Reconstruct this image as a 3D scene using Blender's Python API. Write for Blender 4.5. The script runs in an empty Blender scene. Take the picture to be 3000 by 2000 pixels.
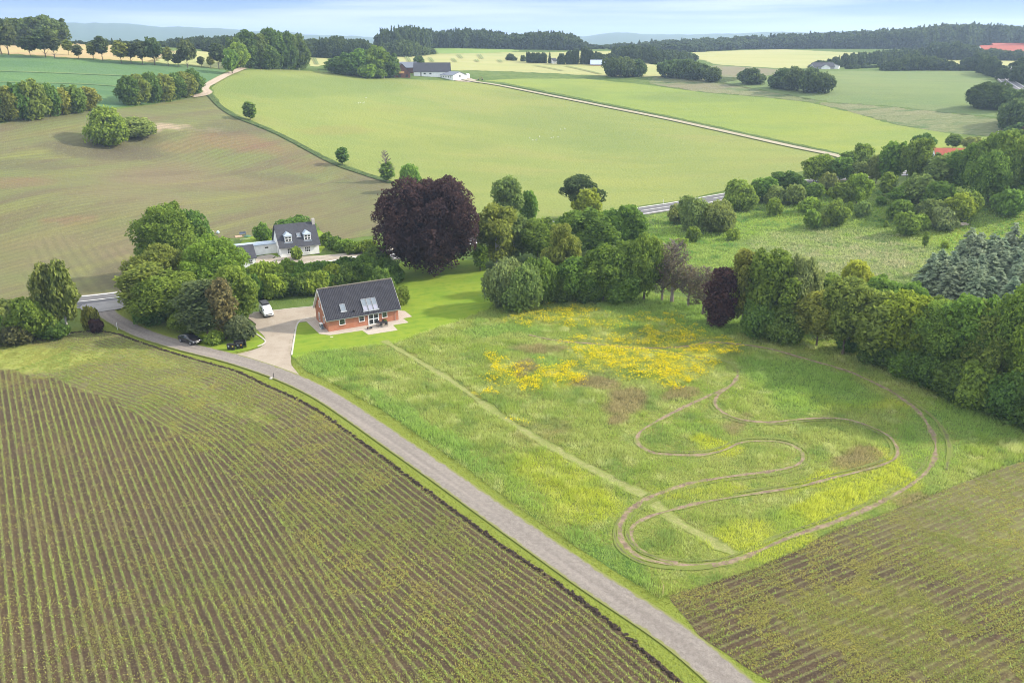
import bpy, bmesh, math, random
import numpy as np
from mathutils import Vector, Matrix
R = math.radians
RS = np.random.RandomState
sc = bpy.context.scene
COL = sc.collection

# ------------------------------------------------------------------ camera, sky, sun, exposure
CAM_H = 48.0
FOC = 1800.0            # focal length in units of a 2352 px wide frame
PITCH = math.atan((784 - 92) / FOC)
cam_d = bpy.data.cameras.new("camera")
cam = bpy.data.objects.new("camera", cam_d)
COL.objects.link(cam)
cam.location = (0, 0, CAM_H)
cam.rotation_euler = (math.pi / 2 - PITCH, 0, 0)
cam_d.sensor_fit = 'HORIZONTAL'
cam_d.sensor_width = 36
cam_d.lens = 36 * FOC / 2352
cam_d.clip_start = 0.5
cam_d.clip_end = 30000
sc.camera = cam

SUN_EL, SUN_AZ = R(31), R(78)      # azimuth clockwise from +Y (camera looks +Y)
world = bpy.data.worlds.new("World")
sc.world = world
world.use_nodes = True
wn, wl = world.node_tree.nodes, world.node_tree.links
bg = wn['Background']
SKY_TOP = (.36, .82, 1.85, 1)
sky = wn.new('ShaderNodeTexSky')
sky.sky_type = 'NISHITA'
sky.sun_disc = False
sky.sun_elevation = SUN_EL
sky.sun_rotation = SUN_AZ
sky.air_density = 1.4
sky.dust_density = 0.6
sky.ozone_density = 2.5
def W(t, **k):
    o = wn.new(t)
    for q, v in k.items(): setattr(o, q, v)
    return o
def wmix(f, A, B):
    o = W('ShaderNodeMix', data_type='RGBA')
    for s_, v in (('Factor', f), ('A', A), ('B', B)):
        if isinstance(v, bpy.types.NodeSocket): wl.new(v, o.inputs[s_])
        else: o.inputs[s_].default_value = v
    return o.outputs['Result']
def wrng(v, lo, hi, a=0, b=1, sm=True):
    o = W('ShaderNodeMapRange'); o.interpolation_type = 'SMOOTHSTEP' if sm else 'LINEAR'
    wl.new(v, o.inputs[0])
    for i, q in enumerate((lo, hi, a, b)): o.inputs[1 + i].default_value = q
    return o.outputs[0]
tc = W('ShaderNodeTexCoord')
sep = W('ShaderNodeSeparateXYZ'); wl.new(tc.outputs['Generated'], sep.inputs[0]); elev = sep.outputs[2]
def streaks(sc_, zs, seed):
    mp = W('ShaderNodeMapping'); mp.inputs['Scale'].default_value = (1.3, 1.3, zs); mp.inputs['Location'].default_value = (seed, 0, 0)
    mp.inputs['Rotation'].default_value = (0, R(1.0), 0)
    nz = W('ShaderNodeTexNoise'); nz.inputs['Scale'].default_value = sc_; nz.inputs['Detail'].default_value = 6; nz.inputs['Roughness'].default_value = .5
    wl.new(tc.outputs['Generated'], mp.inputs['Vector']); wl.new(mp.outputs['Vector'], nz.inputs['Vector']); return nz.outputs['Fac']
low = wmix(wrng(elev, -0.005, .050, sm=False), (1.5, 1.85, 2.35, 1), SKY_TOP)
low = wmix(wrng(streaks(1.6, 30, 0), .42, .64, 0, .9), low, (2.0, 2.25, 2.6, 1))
fill_veil = wmix(wrng(streaks(1.2, 3, 4), .3, .7, .45, .85), sky.outputs['Color'], (4.9, 4.7, 4.3, 1))  # pale cloud veil above the frame, added to warm light and soften shadows
wl.new(wmix(wrng(elev, .06, .28), low, fill_veil), bg.inputs['Color'])
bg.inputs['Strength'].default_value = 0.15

sd = bpy.data.lights.new("sun", 'SUN')
sun = bpy.data.objects.new("sun", sd)
COL.objects.link(sun)
sd.energy = 2.4
sd.angle = R(2.5)
sd.color = (1.0, 0.91, 0.74)
sun.location = (0, 0, 300)
to_sun = Vector((math.sin(SUN_AZ) * math.cos(SUN_EL), math.cos(SUN_AZ) * math.cos(SUN_EL), math.sin(SUN_EL)))
sun.rotation_euler = to_sun.to_track_quat('Z', 'Y').to_euler()

sc.view_settings.view_transform = 'Standard'
sc.view_settings.look = 'None'
sc.view_settings.gamma = 1
sc.view_settings.exposure = 1.6
sc.cycles.pixel_filter_type = 'BLACKMAN_HARRIS'
sc.cycles.filter_width = 1.05
sc.cycles.max_bounces = 6
sc.cycles.diffuse_bounces = 3
sc.cycles.transparent_max_bounces = 4
sc.cycles.volume_bounces = 0
sc.cycles.use_denoising = True
sc.cycles.use_adaptive_sampling = True
sc.cycles.adaptive_threshold = 0.01

# ------------------------------------------------------------------ terrain height
def ray_np(px, py):
    x = (np.asarray(px, float) - 1176) / FOC
    y = (784 - np.asarray(py, float)) / FOC
    c, s = math.cos(PITCH), math.sin(PITCH)
    return x, c + y * s, -s + y * c

CTRL = [  # picture column, picture row, distance in metres of a spot on the ground
 (1230,470,244),(300,400,287),(700,400,300),(1500,400,298),(1000,330,352),(1400,330,360),(1000,250,430),
 (1000,190,515),(600,172,468),(740,170,520),(1500,235,465),(1900,355,338),(1900,270,428),(2280,310,395),
 (100,450,250),(400,350,322),(420,290,352),(100,330,322),(100,275,350),(360,240,392),(480,220,415),
 (100,180,432),(100,132,482),(330,142,480),(520,162,478),(30,106,600),(260,106,620),(440,128,590),
 (900,146,620),(1000,128,760),(1200,166,585),(1300,140,690),(1120,122,830),(1650,152,700),(1700,119,1000),
 (1900,162,640),(1850,212,500),(1600,200,520),(2100,178,620),(2300,200,560),(2340,255,455),(2250,122,1000),
 (2000,111,1120),(2352,400,292),(2340,136,900),(1500,150,650),(1200,112,900),(700,118,800),(1550,118,950),(1060,109,900),(1345,113,900),(2250,112,1180),(2000,108,1200),(2340,116,1150),(200,101,700),(1700,113,1120)]
rows, vals = [], []
for px, py, D in CTRL:
    x, y, z = ray_np(px, py)
    h = math.hypot(x, y)
    rows.append((math.atan2(x, y), math.log(D))); vals.append(CAM_H + D * z / h)
for a in (-45, -30, -15, 0, 15, 30, 45):
    for D in (15, 40, 90, 150, 205):
        rows.append((R(a), math.log(D))); vals.append(0.0)
    for D, z in ((1400, 30), (2200, 8), (3300, 0)):
        rows.append((R(a), math.log(D))); vals.append(z)
for a, D, z in ((-45, 300, 6), (-45, 500, 34), (45, 300, 2), (45, 500, 16), (-45, 900, 40), (45, 900, 34)):
    rows.append((R(a), math.log(D))); vals.append(z)
RC = np.array(rows) * np.array([1.0, 1.0]); RV = np.array(vals)
def _phi(r): return r ** 2 * np.log(r + 1e-9)
_d = np.sqrt(((RC[:, None] - RC[None]) ** 2).sum(-1))
n = len(RC)
A = np.zeros((n + 3, n + 3)); A[:n, :n] = _phi(_d) + np.eye(n) * 1e-4
A[:n, n] = 1; A[:n, n + 1:] = RC; A[n, :n] = 1; A[n + 1:, :n] = RC.T
RW = np.linalg.solve(A, np.concatenate([RV, np.zeros(3)]))
def vnoise(x, y, seed=0):
    x = np.asarray(x, float); y = np.asarray(y, float)
    xi = np.floor(x).astype(np.int64); yi = np.floor(y).astype(np.int64)
    fx = x - xi; fy = y - yi
    fx = fx * fx * (3 - 2 * fx); fy = fy * fy * (3 - 2 * fy)
    def h(a, b):
        v = (a * 374761393 + b * 668265263 + seed * 974711) & 0x7fffffff
        v = ((v ^ (v >> 13)) * 1274126177) & 0x7fffffff
        return ((v ^ (v >> 16)) & 0xffff) / 65535.0
    return (h(xi, yi) * (1 - fx) + h(xi + 1, yi) * fx) * (1 - fy) + (h(xi, yi + 1) * (1 - fx) + h(xi + 1, yi + 1) * fx) * fy
def fnoise(x, y, seed=0, o=3):
    s = 0; a = 1; t = 0
    for k in range(o):
        s = s + a * vnoise(x * 2 ** k, y * 2 ** k, seed + k); t += a; a *= 0.5
    return s / t
def hgt(x, y):
    x = np.asarray(x, float); y = np.asarray(y, float); shp = x.shape
    x = x.ravel(); y = y.ravel()
    D = np.maximum(np.hypot(x, y), 12.0)
    az = np.clip(np.arctan2(x, y), R(-50), R(50)); L = np.log(D)
    out = np.empty(len(x))
    for i in range(0, len(x), 20000):
        sl = slice(i, i + 20000)
        q = np.stack([az[sl], L[sl]], 1)
        r = np.sqrt(((q[:, None] - RC[None]) ** 2).sum(-1))
        out[sl] = _phi(r) @ RW[:n] + RW[n] + q @ RW[n + 1:]
    near = np.clip((D - 190) / 60, 0, 1)
    out = out * near * near * (3 - 2 * near)
    # far hills beyond the haze
    ff = np.clip((D - 1500) / 1200, 0, 1)
    out = out * (1 - ff) + 0 * ff
    azd = np.degrees(az)
    top = np.interp(azd, [-34, -27, -24, -20, -16, -10, 3, 7, 10, 14, 17, 22, 27, 34],
                         [66, 57, 60, 65, 75, 84, 86, 76, 78, 80, 76, 72, 66, 62])
    top = top + 4 * (fnoise(azd * 0.8, azd * 0 + 3, 5) - .5) * 2
    zt = CAM_H + 5200 * np.tan(np.arctan((784 - top) / FOC) - PITCH)
    bump = np.clip(1 - np.abs(D - 5200) / 2000, 0, 1)
    out = out + np.maximum(zt, 0) * bump * bump * (3 - 2 * bump)
    mid = np.clip((D - 90) / 100, 0, 1)
    out = out + mid * (fnoise(x / 60, y / 60, 11, 2) - .5) * 0.6
    return out.reshape(shp)
def at(px, py):
    """ground point seen at a picture position"""
    x, y, z = ray_np(px, py); x = float(x); y = float(y); z = float(z)
    h = math.hypot(x, y); tan = z / h
    D = np.exp(np.linspace(math.log(14), math.log(1300), 1200))
    zz = hgt(D * x / h, D * y / h); rz = CAM_H + D * tan
    k = np.where(rz <= zz)[0]
    k = k[0] if len(k) else int(np.argmin((rz - zz)[500:])) + 500
    if rz[k] > zz[k]: return Vector((D[k] * x / h, D[k] * y / h, float(zz[k])))
    if k > 0:
        a0 = rz[k - 1] - zz[k - 1]; a1 = rz[k] - zz[k]
        t = a0 / (a0 - a1) if a0 != a1 else 0
        d = D[k - 1] + (D[k] - D[k - 1]) * min(max(t, 0), 1)
    else: d = D[0]
    X, Y = d * x / h, d * y / h
    return Vector((X, Y, float(hgt(np.array([X]), np.array([Y]))[0])))
def H1(x, y): return float(hgt(np.array([x]), np.array([y]))[0])
def slant(p): return math.sqrt(p.x ** 2 + p.y ** 2 + (CAM_H - p.z) ** 2)

# ------------------------------------------------------------------ small helpers
def kind(o, k): o['kind'] = k; return o
def tag(o, label, cat, group=None):
    o['label'] = label; o['category'] = cat
    if group: o['group'] = group
    return o
def link(name, me, mat=None, parent=None):
    o = bpy.data.objects.new(name, me); COL.objects.link(o)
    if mat is not None and me is not None and len(me.materials) == 0: me.materials.append(mat)
    if parent is not None: o.parent = parent
    return o
def np_mesh(name, v, f, attrs=None, smooth=False):
    """v (n,3); f (m,k) faces all of k corners"""
    v = np.asarray(v, np.float32); f = np.asarray(f, np.int32)
    me = bpy.data.meshes.new(name)
    k = f.shape[1]
    me.vertices.add(len(v)); me.vertices.foreach_set('co', v.ravel())
    me.loops.add(f.size); me.loops.foreach_set('vertex_index', f.ravel())
    me.polygons.add(len(f))
    me.polygons.foreach_set('loop_start', np.arange(0, f.size, k, dtype=np.int32))
    me.polygons.foreach_set('use_smooth', np.full(len(f), smooth))
    me.update(calc_edges=True)
    for an, av in (attrs or {}).items():
        av = np.asarray(av, np.float32)
        if av.ndim == 2:
            a = me.attributes.new(an, 'FLOAT_COLOR', 'POINT'); a.data.foreach_set('color', av.ravel())
        else:
            a = me.attributes.new(an, 'FLOAT', 'POINT'); a.data.foreach_set('value', av)
    return me
def empty(name, loc, rz=0, sx=1):
    o = bpy.data.objects.new(name, None); COL.objects.link(o)
    o.location = loc; o.rotation_euler = (0, 0, rz); o.empty_display_size = .5
    return o

# ------------------------------------------------------------------ materials
class NT:
    def __init__(s, name):
        s.m = bpy.data.materials.new(name); s.m.use_nodes = True
        s.n = s.m.node_tree.nodes; s.l = s.m.node_tree.links
        s.n.clear(); s.out = s.n.new('ShaderNodeOutputMaterial')
    def new(s, t, **k):
        o = s.n.new(t)
        for a, b in k.items(): setattr(o, a, b)
        return o
    def set(s, sock, v):
        if hasattr(v, 'is_output') or isinstance(v, bpy.types.NodeSocket): s.l.new(v, sock)
        else: sock.default_value = v
    def math(s, op, a, b=0.0, c=None):
        o = s.new('ShaderNodeMath', operation=op); s.set(o.inputs[0], a); s.set(o.inputs[1], b)
        if c is not None: s.set(o.inputs[2], c)
        return o.outputs[0]
    def rng(s, v, lo, hi, a=0.0, b=1.0, smooth=False):
        o = s.new('ShaderNodeMapRange'); o.clamp = True
        if smooth: o.interpolation_type = 'SMOOTHSTEP'
        s.set(o.inputs[0], v)
        for i, q in enumerate((lo, hi, a, b)): o.inputs[1 + i].default_value = q
        return o.outputs[0]
    def mix(s, f, a, b, mode='MIX'):
        o = s.new('ShaderNodeMix', data_type='RGBA', blend_type=mode)
        s.set(o.inputs['Factor'], f)
        s.set(o.inputs['A'], tuple(a) + (1,) if isinstance(a, tuple) and len(a) == 3 else a)
        s.set(o.inputs['B'], tuple(b) + (1,) if isinstance(b, tuple) and len(b) == 3 else b)
        return o.outputs['Result']
    def pos(s, obj=False):
        if obj: return s.new('ShaderNodeTexCoord').outputs['Object']
        return s.new('ShaderNodeNewGeometry').outputs['Position']
    def noise(s, scale, det=3, vec=None, st=None, rot=0, rough=.55):
        if vec is None: vec = s.pos()
        if st or rot:
            mpn = s.new('ShaderNodeMapping'); s.l.new(vec, mpn.inputs[0])
            mpn.inputs['Rotation'].default_value = (0, 0, rot)
            r2 = s.new('ShaderNodeMapping'); s.l.new(mpn.outputs[0], r2.inputs[0])
            r2.inputs['Scale'].default_value = (st[0], st[1], 1) if st else (1, 1, 1)
            vec = r2.outputs[0]
        o = s.new('ShaderNodeTexNoise'); o.inputs['Scale'].default_value = scale
        o.inputs['Detail'].default_value = det; o.inputs['Roughness'].default_value = rough
        s.l.new(vec, o.inputs['Vector']); return o.outputs['Fac']
    def attr(s, a, color=False):
        o = s.new('ShaderNodeAttribute', attribute_name=a); return o.outputs['Color' if color else 'Fac']
    def pbr(s, col, rough=.8, spec=.3, bump=None, bd=.05, bs=.5, metal=0, **k):
        b = s.new('ShaderNodeBsdfPrincipled')
        s.set(b.inputs['Base Color'], tuple(col) + (1,) if isinstance(col, tuple) and len(col) == 3 else col)
        s.set(b.inputs['Roughness'], rough); s.set(b.inputs['Specular IOR Level'], spec); s.set(b.inputs['Metallic'], metal)
        if bump is not None:
            bn = s.new('ShaderNodeBump'); bn.inputs['Strength'].default_value = bs
            bn.inputs['Distance'].default_value = bd; s.l.new(bump, bn.inputs['Height'])
            s.l.new(bn.outputs[0], b.inputs['Normal'])
        s.l.new(b.outputs[0], s.out.inputs[0]); return s.m

def ground_mat(name, base, layers, bump=(6, .06), rough=.95):
    t = NT(name); c = tuple(base) + (1,)
    c_in = c
    for L in layers:
        if L['k'] == 'n':
            f = t.rng(t.noise(L['s'], L.get('d', 3), st=L.get('st'), rot=L.get('r', 0)), L.get('lo', .4), L.get('hi', .6), 0, L.get('f', 1))
        elif L['k'] == 'a':
            v = t.attr(L['a'])
            if L.get('ns'):
                nv = t.math('MULTIPLY_ADD', t.noise(L['ns'], 4, st=L.get('st'), rot=L.get('r', 0)), L.get('na', 1), -.5 * L.get('na', 1))
                v = t.math('ADD', v, nv)
            f = t.rng(v, L['lo'], L['hi'], 0, L.get('f', 1))
        elif L['k'] == 'row':
            v = t.math('ADD', t.math('DIVIDE', t.attr('row'), L['sp']), L.get('off', 0))
            v = t.math('PINGPONG', v, .5)      # 0..0.5 triangle
            nv = t.math('MULTIPLY_ADD', t.noise(L.get('ns', 1.5), 3), L.get('na', .3), -.5 * L.get('na', .3))
            f = t.rng(t.math('ADD', v, nv), L['lo'], L['hi'], L.get('f', 1), 0)
        c_in = t.mix(f, c_in, L['c'])
    h = t.noise(bump[0], 5)
    return t.pbr(c_in, rough, .1, bump=h, bd=bump[1] * 4, bs=.7)

# ------------------------------------------------------------------ the ground sheet
AZ = np.radians(np.concatenate([np.arange(-100, -43, 3.0), np.arange(-43, 43.01, 0.2), np.arange(46, 101, 3.0)]))
DD = [10.0]
while DD[-1] < 9000:
    DD.append(DD[-1] * (1.013 if DD[-1] < 1300 else 1.035))
DD = np.array(DD)
NA, ND = len(AZ), len(DD)
GX = (DD[:, None] * np.sin(AZ)[None]).ravel(); GY = (DD[:, None] * np.cos(AZ)[None]).ravel()
GD = np.repeat(DD, NA)
GZ = hgt(GX, GY)
ii, jj = np.meshgrid(np.arange(ND - 1), np.arange(NA - 1), indexing='ij')
a0 = (ii * NA + jj).ravel(); a1 = a0 + 1; b0 = a0 + NA; b1 = b0 + 1
TRI = np.concatenate([np.stack([a0, a1, b1], 1), np.stack([a0, b1, b0], 1)])
c_, s_ = math.cos(PITCH), math.sin(PITCH)
def proj(x, y, z):
    z = z - CAM_H
    fw = y * c_ - z * s_; up = y * s_ + z * c_
    fw = np.where(fw > 1, fw, 1)
    return 1176 + FOC * x / fw, 784 - FOC * up / fw
GPX, GPY = proj(GX, GY, GZ)
_bad = (GY * c_ - (GZ - CAM_H) * s_) < 3
GPX[_bad] = 1e5

def wpoly(pts, sub=2):
    """picture polygon -> ground polygon (n,2)"""
    out = []
    for i in range(len(pts)):
        p, q = pts[i], pts[(i + 1) % len(pts)]
        for k in range(sub):
            t = k / sub
            a = at(p[0] + (q[0] - p[0]) * t, p[1] + (q[1] - p[1]) * t); out.append((a.x, a.y))
    return np.array(out)
def wline(pts, sub=3, smooth=True):
    P = np.array([at(*p)[:2] for p in pts])
    if not smooth: return P
    out = []
    for i in range(len(P) - 1):
        p0 = P[max(i - 1, 0)]; p1 = P[i]; p2 = P[i + 1]; p3 = P[min(i + 2, len(P) - 1)]
        for k in range(sub):
            t = k / sub
            out.append(.5 * ((2 * p1) + (-p0 + p2) * t + (2 * p0 - 5 * p1 + 4 * p2 - p3) * t * t + (-p0 + 3 * p1 - 3 * p2 + p3) * t ** 3))
    out.append(P[-1]); return np.array(out)
def dist_line(x, y, P, closed=False):
    d = np.full(x.shape, 1e9); m = len(P)
    for i in range(m if closed else m - 1):
        ax, ay = P[i]; bx, by = P[(i + 1) % m]
        dx, dy = bx - ax, by - ay; L = dx * dx + dy * dy + 1e-12
        t = np.clip(((x - ax) * dx + (y - ay) * dy) / L, 0, 1)
        d = np.minimum(d, np.hypot(x - ax - t * dx, y - ay - t * dy))
    return d
def inside(x, y, P):
    r = np.zeros(x.shape, bool); m = len(P); j = m - 1
    for i in range(m):
        xi, yi = P[i]; xj, yj = P[j]
        cnd = ((yi > y) != (yj > y)) & (x < (xj - xi) * (y - yi) / (yj - yi + 1e-12) + xi)
        r ^= cnd; j = i
    return r
def sdf(x, y, P):
    return np.where(inside(x, y, P), 1.0, -1.0) * dist_line(x, y, P, True)
def blobs(px, py, L):
    r = np.zeros(px.shape)
    for b in L:
        cx, cy, rx, ry = b[:4]; w = b[4] if len(b) > 4 else 1; an = R(b[5]) if len(b) > 5 else 0
        dx, dy = px - cx, py - cy
        u = (dx * math.cos(an) + dy * math.sin(an)) / rx; v = (-dx * math.sin(an) + dy * math.cos(an)) / ry
        r = np.maximum(r, w * np.clip(1.5 - (u * u + v * v), 0, 1))
    return r

def overlay(name, s, level, mat, attrs=None, wob=0.0, sel=None):
    """sheet over the ground where s > 0, cut exactly along s = 0"""
    if wob: s = s + (fnoise(GX / 3, GY / 3, 77, 2) - .5) * wob * np.clip(GD / 120, .6, 4)
    attrs = dict(attrs or {}); attrs['edge'] = s
    st = s[TRI]
    pos = (st > 0).sum(1)
    if sel is not None: pos = np.where(sel[TRI].all(1), pos, 0)
    full = TRI[pos == 3]; part = TRI[(pos == 1) | (pos == 2)]
    off = level * (0.012 + GD * 0.00010)
    ZZ = GZ + off
    keys = list(attrs)
    data = np.stack([GX, GY, ZZ] + [attrs[k] for k in keys], 1)
    used = np.unique(full) if len(full) else np.array([], int)
    remap = np.full(len(GX), -1); remap[used] = np.arange(len(used))
    V = [data[used]]; F = [remap[full]] if len(full) else []
    base = len(used); nv = []; nf = []
    for t in part:
        pts = []
        for k in range(3):
            i, j = t[k], t[(k + 1) % 3]; si, sj = s[i], s[j]
            if si > 0: pts.append(data[i])
            if (si > 0) != (sj > 0):
                r = si / (si - sj); pts.append(data[i] + (data[j] - data[i]) * r)
        for k in range(1, len(pts) - 1):
            m = base + len(nv); nv += [pts[0], pts[k], pts[k + 1]]; nf.append((m, m + 1, m + 2))
    if nv: V.append(np.array(nv)); F.append(np.array(nf))
    V = np.concatenate(V); F = np.concatenate(F)
    me = np_mesh(name, V[:, :3], F, {k: V[:, 3 + i] for i, k in enumerate(keys)}, smooth=True)
    o = link(name, me, mat); kind(o, 'structure'); return o

def ribbon(name, P, w, mat, lift=.03, k='structure', u0=-1, u1=1, step=None, parent=None, wv=None):
    """flat strip along world polyline P, width w, attribute u across (-1..1) and s along"""
    P = np.asarray(P); seg = np.hypot(*(P[1:] - P[:-1]).T); cum = np.concatenate([[0], np.cumsum(seg)])
    n = max(2, int(cum[-1] / (step or max(w * .4, 1.0))) + 1)
    S = np.linspace(0, cum[-1], n); X = np.interp(S, cum, P[:, 0]); Y = np.interp(S, cum, P[:, 1])
    tx = np.gradient(X); ty = np.gradient(Y); L = np.hypot(tx, ty) + 1e-9; nx, ny = -ty / L, tx / L
    U = np.linspace(-1, 1, 5)
    ww = w / 2 * (1 if wv is None else wv(S))
    VX = X[:, None] + nx[:, None] * U[None] * (ww if np.ndim(ww) == 0 else ww[:, None])
    VY = Y[:, None] + ny[:, None] * U[None] * (ww if np.ndim(ww) == 0 else ww[:, None])
    D = np.hypot(VX, VY)
    VZ = hgt(VX, VY) + lift * (1 + D / 60)
    v = np.stack([VX.ravel(), VY.ravel(), VZ.ravel()], 1); m = 5
    i, j = np.meshgrid(np.arange(n - 1), np.arange(m - 1), indexing='ij'); q = (i * m + j).ravel()
    f = np.stack([q, q + 1, q + m + 1, q + m], 1)[:, ::-1]
    me = np_mesh(name, v, f, {'u': np.tile(U, n), 's': np.repeat(S, m)}, smooth=True)
    o = link(name, me, mat, parent)
    if k: kind(o, k)
    return o

# --- zones (outlines read from the photograph, laid on the terrain)
z3 = lambda L: [(x * .23333, 548.8 + y * .23333) for x, y in L]
z5 = lambda L: [(1332.8 + .4 * x, 862.4 + .4 * y) for x, y in L]
EDGE1 = [(-420, 830), (0, 787), (110, 775), (180, 762), (257, 763), (320, 784), (383, 805), (490, 836), (548, 852), (618, 886), (656, 902), (731, 941),
         (850, 1025), (974, 1118), (1060, 1180), (1147, 1244), (1342, 1378), (1567, 1565), (1720, 1690)]
HEADL = [(-300, 880), (0, 852), (127, 872), (220, 903), (283, 938), (400, 995), (500, 1065), (640, 1190), (760, 1320), (900, 1480), (1040, 1690)]
P_EDGE1 = wline(EDGE1, 3)
FIELD1 = np.concatenate([P_EDGE1, wpoly([(1500, 1900), (300, 1900), (-500, 1750), (-900, 1300)], 1)])
HEADP = wline(HEADL, 3)
MAIN1 = np.concatenate([HEADP, wpoly([(600, 1850), (-400, 1750), (-700, 1300)], 1)])
FIELD2 = wpoly([(1530, 1368), (1629, 1338), (1733, 1306), (1821, 1266), (1925, 1214), (2065, 1166), (2173, 1122), (2274, 1082),
                (2360, 1055), (2560, 1000), (2900, 1500), (2500, 1900), (1900, 1660), (1768, 1565), (1674, 1503), (1604, 1456)], 2)
MEADOW = wpoly([(680, 824), (704, 852), (768, 882), (878, 941), (1017, 1036), (1169, 1149), (1342, 1266), (1515, 1374), (1530, 1368), (1629, 1338),
                (1733, 1306), (1821, 1266), (1925, 1214), (2065, 1166), (2173, 1122), (2274, 1082), (2400, 1040), (2600, 1000), (2600, 900),
                (2352, 880), (2000, 790), (1700, 715), (1600, 690), (1400, 660), (1150, 690), (1120, 712), (1030, 745), (960, 770), (900, 790), (800, 800), (720, 808)], 2)
LAWN = wpoly([(683, 740), (668, 820), (690, 826), (720, 810), (800, 802), (900, 792), (960, 772), (1030, 747), (1120, 714), (1140, 690), (1120, 640), (1110, 597), (1000, 598), (900, 606), (860, 640), (790, 700), (700, 715)], 2)
LAWN2 = wpoly([(585, 752), (612, 775), (604, 795), (575, 803), (520, 812), (455, 800), (440, 770), (520, 740)], 2)
BROWN = wpoly([(-300, 300), (0, 283), (120, 262), (235, 255), (330, 243), (470, 220), (486, 226), (512, 252), (545, 275), (600, 296), (650, 318), (700, 345), (770, 380),
               (840, 403), (905, 425), (940, 460), (900, 505), (870, 540), (800, 548), (740, 552), (733, 520), (600, 540), (545, 548), (470, 545), (420, 560), (330, 640), (302, 664), (180, 680), (0, 694), (-300, 732)], 2)
GREENF = wpoly([(-200, 122), (0, 126), (150, 135), (330, 145), (430, 152), (522, 162), (500, 180), (468, 196), (462, 215), (330, 240), (235, 250), (100, 262), (0, 278), (-250, 300)], 2)
PAST1 = wpoly([(490, 196), (522, 170), (560, 161), (640, 160), (720, 164), (790, 168), (900, 181), (1000, 185), (1080, 188), (1150, 196), (1250, 217), (1400, 247), (1550, 277), (1700, 310), (1850, 342), (1922, 360),
               (1880, 385), (1760, 415), (1655, 441), (1550, 462), (1455, 475), (1300, 500), (1100, 520), (930, 500), (925, 435), (900, 415), (840, 396), (775, 372), (705, 338), (650, 309), (600, 286), (548, 266), (515, 246), (489, 215)], 2)
PAST2 = wpoly([(1100, 186), (1200, 181), (1350, 182), (1490, 196), (1620, 214), (1750, 224), (1860, 236), (1960, 260), (2060, 288), (2170, 306), (2290, 316), (2340, 322), (2280, 340), (2100, 350), (1990, 358), (1930, 352), (1850, 334), (1700, 302), (1550, 269), (1400, 239), (1250, 209), (1150, 189)], 2)
FARGREEN = wpoly([(1600, 170), (1700, 180), (1900, 165), (2050, 162), (2230, 162), (2260, 172), (2290, 200), (2320, 235), (2300, 270), (2200, 262), (2050, 245), (1900, 235), (1780, 214), (1640, 190)], 2)
YEL1 = wpoly([(890, 131), (960, 126), (1100, 119), (1250, 121), (1400, 118), (1500, 125), (1500, 150), (1560, 165), (1590, 178), (1460, 176), (1385, 175), (1250, 168), (1090, 162), (1020, 163), (900, 150)], 2)
GRNSTRIP = wpoly([(985, 112), (1060, 108), (1160, 112), (1200, 118), (1140, 122), (1010, 124)], 2)
YEL2 = wpoly([(1590, 121), (1700, 116), (1800, 114), (1950, 121), (2050, 125), (1980, 131), (1890, 140), (1850, 158), (1780, 157), (1650, 149), (1600, 136)], 2)
YEL3 = wpoly([(700, 132), (752, 134), (752, 150), (715, 153)], 2)
YEL4 = wpoly([(400, 118), (440, 116), (540, 127), (560, 140), (525, 160), (430, 150), (340, 143)], 2)
ORANGE = wpoly([(-150, 100), (20, 100), (150, 100), (300, 105), (400, 118), (360, 144), (150, 132), (0, 123), (-200, 120)], 2)
YEL5 = wpoly([(2130, 137), (2240, 136), (2352, 138), (2352, 150), (2300, 152), (2150, 150)], 2)
PALE = wpoly([(1495, 178), (1560, 170), (1640, 150), (1760, 158), (1850, 162), (1700, 185), (1660, 190), (1900, 236), (2050, 246), (2200, 262), (2310, 275), (2352, 300), (2352, 322), (2170, 304), (2060, 286), (1960, 258), (1860, 234), (1750, 222), (1620, 212), (1490, 194)], 2)
SCRUB = wpoly([(1480, 500), (1560, 482), (1670, 462), (1800, 450), (2000, 430), (2352, 420), (2500, 480), (2500, 640), (2100, 690), (1700, 700), (1500, 660)], 2)

_wx = (fnoise(GX / 8, GY / 8, 61, 3) - .5); _wy = (fnoise(GX / 8, GY / 8, 62, 3) - .5); _ws = np.clip(95 / np.maximum(GD, 40), .25, 1.2)
def mask(L, a=90, b=44): return blobs(GPX + _wx * a * _ws, GPY + _wy * b * _ws, L)
Z0 = np.zeros(len(GX))
# gravel/asphalt polylines
ROAD_W = wline([(-400, 766), (-150, 733), (0, 713), (100, 703), (177, 694.6), (233, 688.8), (287, 681.8)], 2)
ROAD_E = wline([(1463, 487), (1505, 480.3), (1550, 473.6), (1631, 458.5), (1720, 443), (1830, 424), (1960, 406), (2200, 390), (2480, 372)], 3)
def joinroad():
    a, b = ROAD_W[-1], ROAD_E[0]
    t = np.linspace(0, 1, 12)[1:-1, None]
    d0 = (ROAD_W[-1] - ROAD_W[-3]); d0 = d0 / np.hypot(*d0); d1 = ROAD_E[2] - ROAD_E[0]; d1 = d1 / np.hypot(*d1)
    L = np.hypot(*(b - a)) / 3; c1 = a + d0 * L; c2 = b - d1 * L
    return (1 - t) ** 3 * a + 3 * (1 - t) ** 2 * t * c1 + 3 * (1 - t) * t * t * c2 + t ** 3 * b
ROAD = np.concatenate([ROAD_W, joinroad(), ROAD_E])
ROAD_FAR = wline([(2500, 275), (2420, 240), (2352, 213), (2325, 197), (2306, 182), (2303, 168), (2330, 158), (2420, 150)], 3)
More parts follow.
